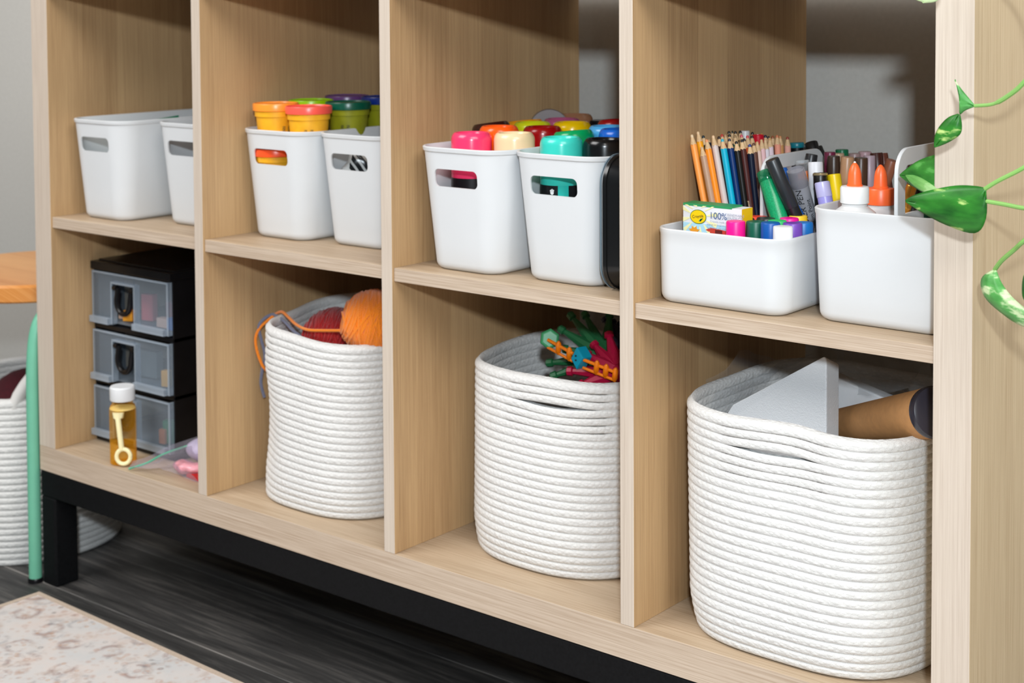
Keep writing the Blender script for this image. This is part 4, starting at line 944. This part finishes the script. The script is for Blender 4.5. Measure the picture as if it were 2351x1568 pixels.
q = MB(); cpt = at(1325, 823, .094); dp = [at(1323, 797, .094) - cpt, at(1338, 822, .094) - cpt, at(1323, 849, .094) - cpt, at(1310, 823, .094) - cpt]
q.prism(dp, (0.004, 0.014, 0)); q.build('block', TQ, root, bevel=0.0012, smooth=False)
q = MB()
for du, dv in ((-1, -5), (-1, 5)): q.lathe([(0.0011, 0), (0.0011, 0.0006)], 14, frame_at(at(1323 + du, 822 + dv, .0935) - cpt, (1, 0, 0), (0, 0, 1)))
q.build('hole', pm('toy_hole', (0.005, 0.02, 0.03), 0.5), root)
root = empty('building_toy', at(1262, 778, .108), 'light green six-sided toy nut on the basket rim', 'toy')
q = MB(); M_ = frame_at((0, 0, 0), (0.5, 0.5, 0.3), (-0.2, 0.1, 1)); q.lathe([(0.010, -0.007), (0.0125, -0.005), (0.0125, 0.005), (0.010, 0.007)], 6, M_); q.build('nut', LG, root, smooth=False, bevel=0.001)

# foam, kraft roll and film in the largest basket ---------------------------------
def foam_mat():
    m, nt, b_ = new_mat('white_foam'); tc = nd(nt, 'ShaderNodeTexCoord'); v = nd(nt, 'ShaderNodeTexVoronoi'); v.inputs['Scale'].default_value = 900; lk(nt, tc.outputs['Object'], v.inputs['Vector'])
    n = nd(nt, 'ShaderNodeTexNoise'); n.inputs['Scale'].default_value = 420; lk(nt, tc.outputs['Object'], n.inputs['Vector'])
    a = nd(nt, 'ShaderNodeMath', operation='ADD'); lk(nt, v.outputs['Distance'], a.inputs[0]); lk(nt, n.outputs['Fac'], a.inputs[1])
    bp = nd(nt, 'ShaderNodeBump'); bp.inputs['Strength'].default_value = 0.35; bp.inputs['Distance'].default_value = 0.0008; lk(nt, a.outputs[0], bp.inputs['Height']); lk(nt, bp.outputs['Normal'], b_.inputs['Normal'])
    b_.inputs['Base Color'].default_value = (0.80, 0.82, 0.845, 1); b_.inputs['Roughness'].default_value = 0.6; b_.inputs['Subsurface Weight'].default_value = 0.0; return m
FOAM = foam_mat()
q = MB(); A = [(1.095, 0.100, 0.205), (1.112, 0.098, 0.230), (1.221, 0.098, 0.2985), (1.2235, 0.098, 0.296), (1.2235, 0.10, 0.06), (1.095, 0.10, 0.06)]
Bk = [(1.095, 0.127, 0.200), (1.112, 0.125, 0.222), (1.221, 0.127, 0.2855), (1.2235, 0.127, 0.284), (1.2235, 0.127, 0.06), (1.095, 0.127, 0.06)]
q.loft([[Vector(p) for p in A], [Vector(p) for p in Bk]])
tag(q.build('foam_block', FOAM, smooth=False, bevel=0.0025), 'white foam block with a slanted top in the largest rope basket', 'foam')
q = MB(); q.loft([[Vector(p) for p in ((1.150, 0.215, 0.08), (1.150, 0.215, 0.252), (1.300, 0.200, 0.222), (1.310, 0.200, 0.08))], [Vector(p) for p in ((1.150, 0.235, 0.08), (1.150, 0.235, 0.252), (1.300, 0.220, 0.222), (1.310, 0.220, 0.08))]])
tag(q.build('foam_sheet', pm('foam_sheet_white', (0.78, 0.79, 0.81), 0.7), smooth=False, bevel=0.002), 'flat white foam sheet behind the slanted foam block', 'foam')
p1, p2 = Vector((1.195, 0.185, 0.2020)), Vector((1.3545, 0.070, 0.2680)); d = p2 - p1
root = empty('kraft_roll', p1, 'brown kraft paper roll with a dark plugged end', 'paper roll', rot=aim(d)); Lr = d.length
q = MB(); q.lathe([(0.017, 0), (0.0180, 0.001), (0.0248, Lr - 0.001), (0.0245, Lr)], 40, None, True, False); q.build('paper_tube', pm('kraft_paper', S(190, 138, 86), 0.75, 0.08, 120), root)
q = MB(); q.lathe([(0.0250, Lr - 0.006), (0.0254, Lr - 0.001), (0.0242, Lr + 0.003), (0.0205, Lr + 0.0045), (0.0008, Lr + 0.005)], 40); e = q.build('end_plug', pm('dark_plug', S(48, 46, 56), 0.25), root); e['label'] = 'dark plastic end plug'
# clear film lining
def film_sheet(rows, label, name='plastic_film', amp=0.003, seed=0, sub=6):
    R_ = []
    for a, c in zip(rows, rows[1:]):
        for k in range(sub): R_.append([Vector(p).lerp(Vector(s), k / sub) for p, s in zip(a, c)])
    R_.append([Vector(p) for p in rows[-1]])
    R2 = []
    for r in R_:
        o_ = []
        for p, s in zip(r, r[1:]):
            for k in range(sub): o_.append(p.lerp(s, k / sub))
        o_.append(r[-1]); R2.append(o_)
    for r in R2:
        for p in r:
            nz = mnoise.noise_vector(p * 55 + Vector((seed, 0, 0))); p += nz * amp
    q = MB(); q.loft(R2, False, False, False); o = q.build(name, THIN, angle=60); return tag(o, label, 'plastic film')
film_sheet([[at(1695, 800, .17), at(1668, 850, .155), at(1625, 872, .12), at(1612, 935, .10)], [at(1800, 830, .25), at(1720, 862, .2), at(1660, 890, .14), at(1640, 935, .11)], [at(1870, 815, .28), at(1790, 852, .24), at(1740, 890, .17), at(1690, 945, .12)]],
           'clear plastic film lining the left rim of the largest basket', amp=0.004, seed=2)
film_sheet([[at(1915, 800, .26), at(1960, 806, .24), at(2040, 818, .2), at(2110, 830, .17), at(2139, 838, .14)], [at(1925, 845, .24), at(1975, 850, .21), at(2040, 850, .19), at(2100, 870, .16), at(2139, 880, .13)], [at(1935, 900, .22), at(1985, 905, .2), at(2040, 905, .18), at(2085, 895, .16), at(2138, 905, .13)]],
           'crinkled clear plastic bag behind the kraft roll', name='plastic_bag', amp=0.006, seed=7)

# ------------------------------------------------------------------ drawer unit
def drawer_unit():
    x0, x1, y0, y1 = 0.0022, 0.1930, 0.0720, 0.3300; w = x1 - x0; H_ = 0.2770
    root = empty('drawer_unit', (x0, y0, 0.0005), 'black mini chest with three frosted clear drawers', 'drawer unit')
    X = lambda a: a
    def P(mb, n, m, par=root, **k): return mb.build(n, m, par, smooth=False, **k)
    dep = y1 - y0
    b = MB(); b.box(-0.0, w, -0.006, dep, H_ - 0.013, H_ - 0.001); b.box(0.004, w - 0.004, 0.006, dep - 0.006, H_ - 0.002, H_ + 0.001); P(b, 'top_lid', BLACK_PL, bevel=0.003)
    b = MB(); b.box(0, w, 0.0, dep, 0.0, 0.009); b.box(0, w, dep - 0.004, dep, 0.009, H_ - 0.013)
    zs_ = [0.009, 0.093, 0.1775, 0.2640]
    for z in (0.093, 0.1775): b.box(0, w, 0.0, dep, z - 0.004, z + 0.003)
    for xx in (0.0, w - 0.003):
        b.box(xx, xx + 0.003, 0.0, 0.055, 0.009, H_ - 0.013); b.box(xx, xx + 0.003, dep - 0.03, dep, 0.009, H_ - 0.013)
        for z in zs_[:3]: b.box(xx, xx + 0.003, 0.055, dep - 0.03, z, z + 0.008); b.box(xx, xx + 0.003, 0.055, dep - 0.03, z + 0.074, z + 0.0835)
    P(b, 'frame', BLACK_PL, bevel=0.001)
    for i in range(3):
        z0 = (0.0105, 0.0965, 0.1825)[i]; z1 = z0 + 0.0755 if i < 2 else 0.2620
        if i == 2: z0 = 0.1840
        b = MB(); yf = -0.0045
        nx0, nx1 = 0.052, 0.104; nz1 = z0 + 0.062          # handle notch
        lip = 0.0095
        b.box(0.003, nx0, yf, yf + 0.002, z0, z1); b.box(nx1, w - 0.005, yf, yf + 0.002, z0, z1); b.box(nx0, nx1, yf, yf + 0.002, nz1, z1)
        e_ = MB(); e_.box(nx0 - 0.003, nx0, yf - 0.001, yf + 0.009, z0, nz1 + 0.003); e_.box(nx1, nx1 + 0.003, yf - 0.001, yf + 0.009, z0, nz1 + 0.003); e_.box(nx0, nx1, yf - 0.001, yf + 0.009, nz1, nz1 + 0.003)
        e_.box(0.003, nx0 - 0.003, yf - 0.007, yf, z0, z0 + lip); e_.box(nx1 + 0.003, w - 0.010, yf - 0.007, yf, z0, z0 + lip)
        e_.box(0.003, w - 0.005, yf - 0.001, yf, z1 - 0.003, z1); e_.box(w - 0.009, w - 0.005, yf - 0.001, yf + 0.010, z0, z1); e_.box(0.003, 0.006, yf - 0.001, yf, z0, z1)
        b.box(0.006, w - 0.006, 0.002, dep - 0.02, z0 + 0.001, z0 + 0.003)
        for xx in (0.006, w - 0.0078): b.box(xx, xx + 0.0016, 0.004, dep - 0.02, z0 + 0.003, z1 - 0.006)
        dr = P(b, 'drawer', FROST); e2 = P(e_, 'front_rim', FROST_EDGE, dr, bevel=0.0008); e2['label'] = 'thicker pale edges of the drawer front'
        q = MB(); hx = (nx0 + nx1) / 2; hz = nz1 - 0.006; rr = 0.0165; pts = []
        pts.append((hx - rr, yf + 0.004, hz)); 
        for k in range(13):
            a = math.pi + math.pi * k / 12; pts.append((hx + rr * math.cos(a), yf + 0.001, hz - 0.018 + rr * 1.15 * math.sin(a)))
        pts.append((hx + rr, yf + 0.004, hz)); q.tube(pts, 0.0043, 10)
        for sx in (-1, 1): q.tube([(hx + sx * rr - 0.008 * (sx < 0), yf + 0.002, hz), (hx + sx * rr + 0.008 * (sx > 0), yf + 0.002, hz)], 0.0042, 10)
        hd = q.build('handle', BLACK_PL, dr); hd['label'] = 'black loop handle'
    return root
drawer_unit()
def block(loc, size, col, label, rz=0.0, n='toy_block'):
    b = MB(); b.box(-size[0] / 2, size[0] / 2, -size[1] / 2, size[1] / 2, 0, size[2]); o = b.build(n, pm('block_' + label.replace(' ', '_')[:40], col, 0.45, 0.05), smooth=False, bevel=0.001, loc=loc); o.rotation_euler = (0, 0, rz); return tag(o, label, 'toy block', 'small toy pieces in the drawer unit')
zz = [0.1885, 0.1015, 0.0155]
block((0.066, 0.090, zz[0]), (0.016, 0.014, 0.016), S(240, 160, 40), 'amber toy block low in the top drawer', 0.4)
block((0.048, 0.094, zz[0]), (0.014, 0.012, 0.010), S(230, 190, 160), 'beige toy block left of the amber one in the top drawer', 0.1)
block((0.176, 0.088, zz[0]), (0.024, 0.012, 0.018), S(0, 120, 210), 'bright blue toy block in the corner of the top drawer')
block((0.148, 0.092, zz[0]), (0.026, 0.012, 0.014), S(236, 196, 176), 'peach toy block left of the bright blue one')
block((0.165, 0.105, zz[0]), (0.050, 0.010, 0.036), S(150, 70, 90), 'dull red toy block at the back of the top drawer')
block((0.164, 0.122, zz[0]), (0.05, 0.010, 0.062), S(40, 110, 170), 'tall blue toy piece at the back of the top drawer')
block((0.088, 0.110, zz[0]), (0.022, 0.012, 0.040), S(206, 96, 106), 'rose toy block behind the top handle', 0.2)
block((0.152, 0.090, zz[1]), (0.013, 0.010, 0.024), S(246, 180, 80), 'yellow toy block standing in the middle drawer', 0.3)
block((0.172, 0.106, zz[1]), (0.034, 0.014, 0.044), S(40, 130, 130), 'teal toy piece in the middle drawer', -0.2)
block((0.080, 0.112, zz[1]), (0.05, 0.014, 0.040), S(110, 120, 124), 'grey toy piece behind the middle handle', 0.1)
block((0.155, 0.098, zz[2]), (0.028, 0.012, 0.034), S(20, 140, 90), 'green toy block in the bottom drawer', 0.5)
block((0.146, 0.088, zz[2]), (0.011, 0.010, 0.022), S(240, 140, 90), 'orange toy peg in front of the green block', 0.2)
block((0.178, 0.110, zz[2]), (0.022, 0.012, 0.050), S(150, 140, 130), 'stone coloured toy piece in the bottom drawer corner', 0.2)

# bubble bottle
def bubble_bottle():
    root = empty('bubble_bottle', (0.1355, 0.0230, 0.0005), 'clear amber bubble bottle with white cap and cream wand at its front', 'bottle')
    am = film('amber_plastic', S(240, 170, 40), 0.08, 0.08, 0.5); am.node_tree.nodes['Transparent BSDF'].inputs[0].default_value = (0.995, 0.93, 0.74, 1)
    q = MB(); q.lathe([(0.0170, 0), (0.0190, 0.0015), (0.0190, 0.080), (0.0175, 0.0845), (0.0150, 0.0865), (0.0150, 0.094)], 32, None, True, False); q.build('bottle_body', am, root)
    q = MB(); q.lathe([(0.0165, 0.0015), (0.0183, 0.003), (0.0183, 0.030), (0.0008, 0.030)], 32); lq = q.build('soap_liquid', film('amber_liquid', S(246, 176, 30), 0.05, 0.1), root); lq.active_material.node_tree.nodes['Transparent BSDF'].inputs[0].default_value = (0.995, 0.92, 0.68, 1)
    q = MB(); q.lathe([(0.0172, 0.0925), (0.0178, 0.0935), (0.0178, 0.111), (0.0165, 0.1128), (0.0008, 0.1128)], 40); q.build('cap', pm('cap_white', S(236, 238, 242), 0.4, 0.01), root)
    wm = pm('wand_cream', S(250, 238, 186), 0.45, 0.02); q = MB()
    Fw = Vector((0.0132, -0.0162, 0)); sd = Vector((0.775, 0.63, 0))
    q.tube([Fw * 0.8 - sd * 0.002 + Vector((0, 0, 0.078)), Fw * 0.85 - sd * 0.002 + Vector((0, 0, 0.070)), Fw - sd * 0.0015 + Vector((0, 0, 0.0695)), Fw + sd * 0.003 + Vector((0, 0, 0.0255))], [0.0085, 0.0072, 0.0040, 0.0038], 10)
    pts = [Fw + sd * (0.0055 + 0.0100 * math.cos(t_ * math.pi / 12)) + Vector((0, 0, 0.0150 + 0.0108 * math.sin(t_ * math.pi / 12))) for t_ in range(25)]
    q.tube(pts, 0.0030, 8, False); q.build('bubble_wand', wm, root)
    q = MB(); q.lathe([(0.0180, 0.0797), (0.0184, 0.0800), (0.0184, 0.0808), (0.0180, 0.0811)], 28); q.build('wand_disc', wm, root)
bubble_bottle()
# zip bag and what is in and under it
def zip_bag():
    root = empty('zip_bag', (0.25, 0.05, 0.0005), 'crumpled clear zip bag with a green seal lying on the bottom shelf', 'bag'); o0 = Vector((0.25, 0.05, 0.0005))
    zp = spl([Vector((0.1745, 0.0030, 0.0035)), Vector((0.1930, 0.0200, 0.0110)), Vector((0.2050, 0.0400, 0.0210)), Vector((0.2240, 0.0640, 0.0300)), Vector((0.2500, 0.0860, 0.0400))], 8)
    lip = [p + Vector((-0.004, 0.010, 0.008)) for p in zp]
    rows = [lip, zp]
    for k in range(1, 15):
        t = k / 14; r = []
        for i, p in enumerate(zp):
            e = Vector((0.300 + 0.030 * i / len(zp), 0.028 + 0.10 * i / len(zp), 0.003)); q = p.lerp(e, t)
            q.z += 0.022 * math.sin(math.pi * min(1, t * 1.1)) * (0.35 + 0.65 * i / len(zp)); q.z = max(q.z + 0.005 * mnoise.noise(q * 70), 0.0018); q += Vector((1, 1, 0)) * 0.003 * mnoise.noise(q * 60 + Vector((5, 0, 0)))
            q.x = min(q.x, 0.3300); r.append(q)
        rows.append(r)
    q = MB(); q.loft([[p - o0 for p in r] for r in rows], False, False, False); q.build('film', film('bag_film', S(214, 206, 220), 0.07, 0.12, 0.4), root, angle=30)
    q = MB(); q.tube([p - o0 for p in zp], 0.0016, 6); e = q.build('seal_strip', pm('seal_green', S(60, 160, 124), 0.35), root); e['label'] = 'green zip seal'
zip_bag()
o = crumple((0.2560, 0.0440, 0.0125), (0.026, 0.016, 0.009), 4.0, pm('pink_sachet', S(226, 150, 160), 0.3, 0.45, 70), 0.004, 60, 'sachet', 16); tag(o, 'pink sachet inside the clear zip bag', 'sachet')
o = crumple((0.2480, 0.0780, 0.0270), (0.034, 0.020, 0.017), 8.0, pm('lilac_sachet', S(196, 184, 210), 0.35, 0.15, 40), 0.004, 50, 'sachet', 16); tag(o, 'pale lilac sachet inside the clear zip bag', 'sachet')
b = MB(); b.prism([Vector((0.262, 0.0355, 0.0008)), Vector((0.322, 0.0275, 0.0008)), Vector((0.322, 0.055, 0.0008)), Vector((0.29, 0.050, 0.0008))], (0, 0, 0.007)); tag(b.build('red_card_piece', pm('red_card', S(196, 20, 16), 0.4), smooth=False, bevel=0.0006), 'red piece poking out under the zip bag', 'piece')

# ------------------------------------------------------------------ stool, rug
PINE = wood('orange_pine', S(236, 176, 108), S(196, 122, 52), 'x', stave=0.07, rough=0.32, stv=0.18)
MINT = pm('mint_paint', S(112, 186, 156), 0.4, 0.03)
def stool():
    sc_ = Vector((-0.198, 0.112, ZF)); root = empty('stool', sc_, 'low stool with round orange pine seat and mint green metal legs', 'stool')
    q = MB(); zt = 0.2400 - ZF; R_ = 0.172
    q.lathe([(R_ - 0.004, zt - 0.028), (R_, zt - 0.025), (R_, zt - 0.004), (R_ - 0.004, zt), (0.001, zt)], 56); q.build('seat', PINE, root)
    for fx, fy, bx, by in ((-0.0532, -0.0035, 0.0, 1.0), (-0.343, -0.0035, 0.0, 1.0), (-0.225, 0.268, 0.0, -1.0)):
        x, y, zb = fx - sc_.x, fy - sc_.y, zt - 0.036
        pts = [(x, y, 0.004), (x, y + 0.001 * by, 0.20), (x, y + 0.003 * by, 0.335), (x, y + 0.013 * by, zb - 0.024), (x, y + 0.034 * by, zb - 0.003), (x * 0.9, y + 0.055 * by, zb), (x * 0.45, y + 0.080 * by, zb)]
        q = MB(); q.tube(spl(pts, 6), 0.0098, 14); lg = q.build('leg', MINT, root)
        q = MB(); q.lathe([(0.0112, 0), (0.0112, 0.005), (0.010, 0.007)], 20, Matrix.Translation((x, y, 0))); q.build('foot_cap', BLACK_PL, lg)
    q = MB(); q.box(-0.145, 0.145, -0.02, 0.02, zt - 0.033, zt - 0.028); q.build('cross_plate', BLACK_METAL, root, smooth=False)
stool()
q = MB(); q.box(0, 2.2, -1.6, 0, 0, 0.007)
rug = q.build('rug', rug_mat(), smooth=False, bevel=0.003); rug.location = (0.006, -0.037, ZF + 0.0005); rug.rotation_euler = (0, 0, D(-1.6)); tag(rug, 'faded cream rug with rust and grey motifs on the dark floor', 'rug')
q = MB(); q.box(-0.002, 2.2, -0.006, 0.002, 0.0003, 0.0078); q.box(-0.002, 0.006, -1.6, -0.006, 0.0003, 0.0078); e = q.build('bound_edge', pm('rug_binding', S(196, 178, 160), 0.95, 0.1, 400), rug, smooth=False); e['label'] = 'tan bound edge'

# ------------------------------------------------------------------ trailing plant
LD = leaf_mat('pothos_dark', S(18, 76, 22), S(48, 128, 40), S(190, 220, 130), 0.1)
LP = leaf_mat('pothos_plain', S(24, 84, 28), S(58, 140, 52), S(90, 170, 80), 0.0)
LM = leaf_mat('pothos_mid', S(44, 122, 48), S(90, 164, 84), S(206, 228, 176), 0.5)
STEM = pm('pothos_stem', S(128, 178, 92), 0.45, 0.08)
PALE = leaf_mat('pothos_pale', S(92, 160, 76), S(128, 186, 104), S(160, 206, 136), 0.0)
plant = empty('trailing_plant', at(2351, 300, -0.06), 'trailing pothos vine hanging over the right end panel', 'plant'); PO = Vector(plant.location)
def leaf(up, lo, mat, curl=0.004, fold=0.002):
    """up / lo: matching lists of (u, v, y) along the two margins from stalk to tip"""
    q = MB(); rows = []
    U = spl([at(*p) for p in up], 5); Lw = spl([at(*p) for p in lo], 5)
    for i, (a, c) in enumerate(zip(U, Lw)):
        r = []
        for k in range(9):
            t = k / 8; p = a.lerp(c, t)
            p = p - PO; s = 1 - abs(2 * t - 1)
            p = p + Vector((0.3, -1, 0.1)) * (curl * math.sin(math.pi * t) * math.sin(math.pi * min(1, i / (len(U) - 1) + 0.05)) - fold * max(0, s - 0.75) * 3)
            r.append(p)
        rows.append(r)
    q.loft(rows, False, False, False); o = q.build('leaf', mat, plant, angle=80)
    sm = o.modifiers.new('thick', 'SOLIDIFY'); sm.thickness = 0.0006
    return o
def stem(pts, r=0.0022):
    q = MB(); q.tube([p - PO for p in spl([at(*p) for p in pts], 8)], r, 8); return q.build('stem', STEM, plant)
yy = -0.045
leaf([(2263, 432, yy), (2240, 427, yy), (2195, 426, yy), (2140, 436, yy), (2100, 448, yy), (2079, 459, yy)],
     [(2263, 436, yy), (2264, 500, yy), (2238, 535, yy), (2170, 515, yy), (2112, 484, yy), (2080, 464, yy)], LD)
leaf([(2152, 425, .006), (2152, 362, .010), (2140, 358, .014), (2108, 370, .022), (2082, 388, .026), (2066, 401, .028)],
     [(2152, 432, .006), (2150, 444, .004), (2135, 447, .008), (2110, 436, .016), (2086, 420, .022), (2067, 404, .028)], LP, 0.004)
leaf([(2200, 262, yy), (2178, 270, yy), (2158, 290, yy), (2147, 312, yy), (2145, 337, yy)],
     [(2204, 264, yy), (2208, 288, yy), (2204, 308, yy), (2178, 326, yy), (2147, 339, yy)], LD, 0.004)
leaf([(2238, 241, yy), (2222, 222, yy), (2208, 205, yy), (2199, 192, yy), (2192, 182, yy)],
     [(2238, 245, yy), (2216, 254, yy), (2203, 262, yy), (2202, 228, yy), (2193, 184, yy)], LM, 0.003)
leaf([(2286, 618, -.03), (2300, 650, -.035), (2322, 680, -.04), (2352, 706, -.045), (2392, 728, -.05), (2420, 760, -.05)],
     [(2284, 618, -.03), (2254, 640, -.028), (2262, 682, -.03), (2305, 722, -.035), (2352, 750, -.04), (2421, 764, -.05)], LM, 0.006)
leaf([(2400, 600, -.07), (2362, 612, -.07), (2348, 640, -.07), (2347, 680, -.07), (2360, 700, -.07)], [(2402, 604, -.07), (2400, 630, -.07), (2395, 660, -.07), (2380, 690, -.07), (2362, 702, -.07)], LD, 0.004)
leaf([(2150, -60, -.05), (2120, -40, -.05), (2104, -15, -.05), (2100, -2, -.05), (2118, 5, -.05)], [(2154, -60, -.05), (2170, -40, -.05), (2164, -12, -.05), (2148, 4, -.05), (2120, 7, -.05)], LM, 0.003)
stem([(2237, 243, yy), (2282, 238, yy), (2322, 215, yy), (2352, 188, yy), (2420, 110, yy)], [0.0016] * 10 + [0.0022] * 23)
stem([(2261, 434, yy), (2290, 416, yy), (2330, 396, yy), (2352, 384, yy), (2430, 340, yy)], 0.0020)
stem([(2264, 462, yy), (2310, 470, yy), (2352, 478, yy), (2430, 486, yy)], 0.0019)
stem([(2284, 619, -.03), (2300, 598, -.035), (2330, 572, -.04), (2352, 552, -.045), (2430, 490, yy)], 0.0020)
leaf([(2152, 434, -.004), (2140, 424, .002), (2116, 409, .012), (2096, 402, .020), (2080, 401, .024)],
     [(2154, 450, -.006), (2134, 446, .000), (2108, 433, .010), (2090, 418, .018), (2080, 404, .024)], PALE, 0.002, 0.001)
stem([(2152, 442, -.004), (2175, 448, -.02), (2205, 454, -.035), (2264, 462, yy)], 0.0020)
stem([(2420, 110, yy), (2428, 240, yy), (2430, 340, yy), (2430, 486, yy)], 0.003)
stem([(2150, -60, -.05), (2250, -90, -.05), (2380, -40, yy), (2420, 110, yy)], 0.003)
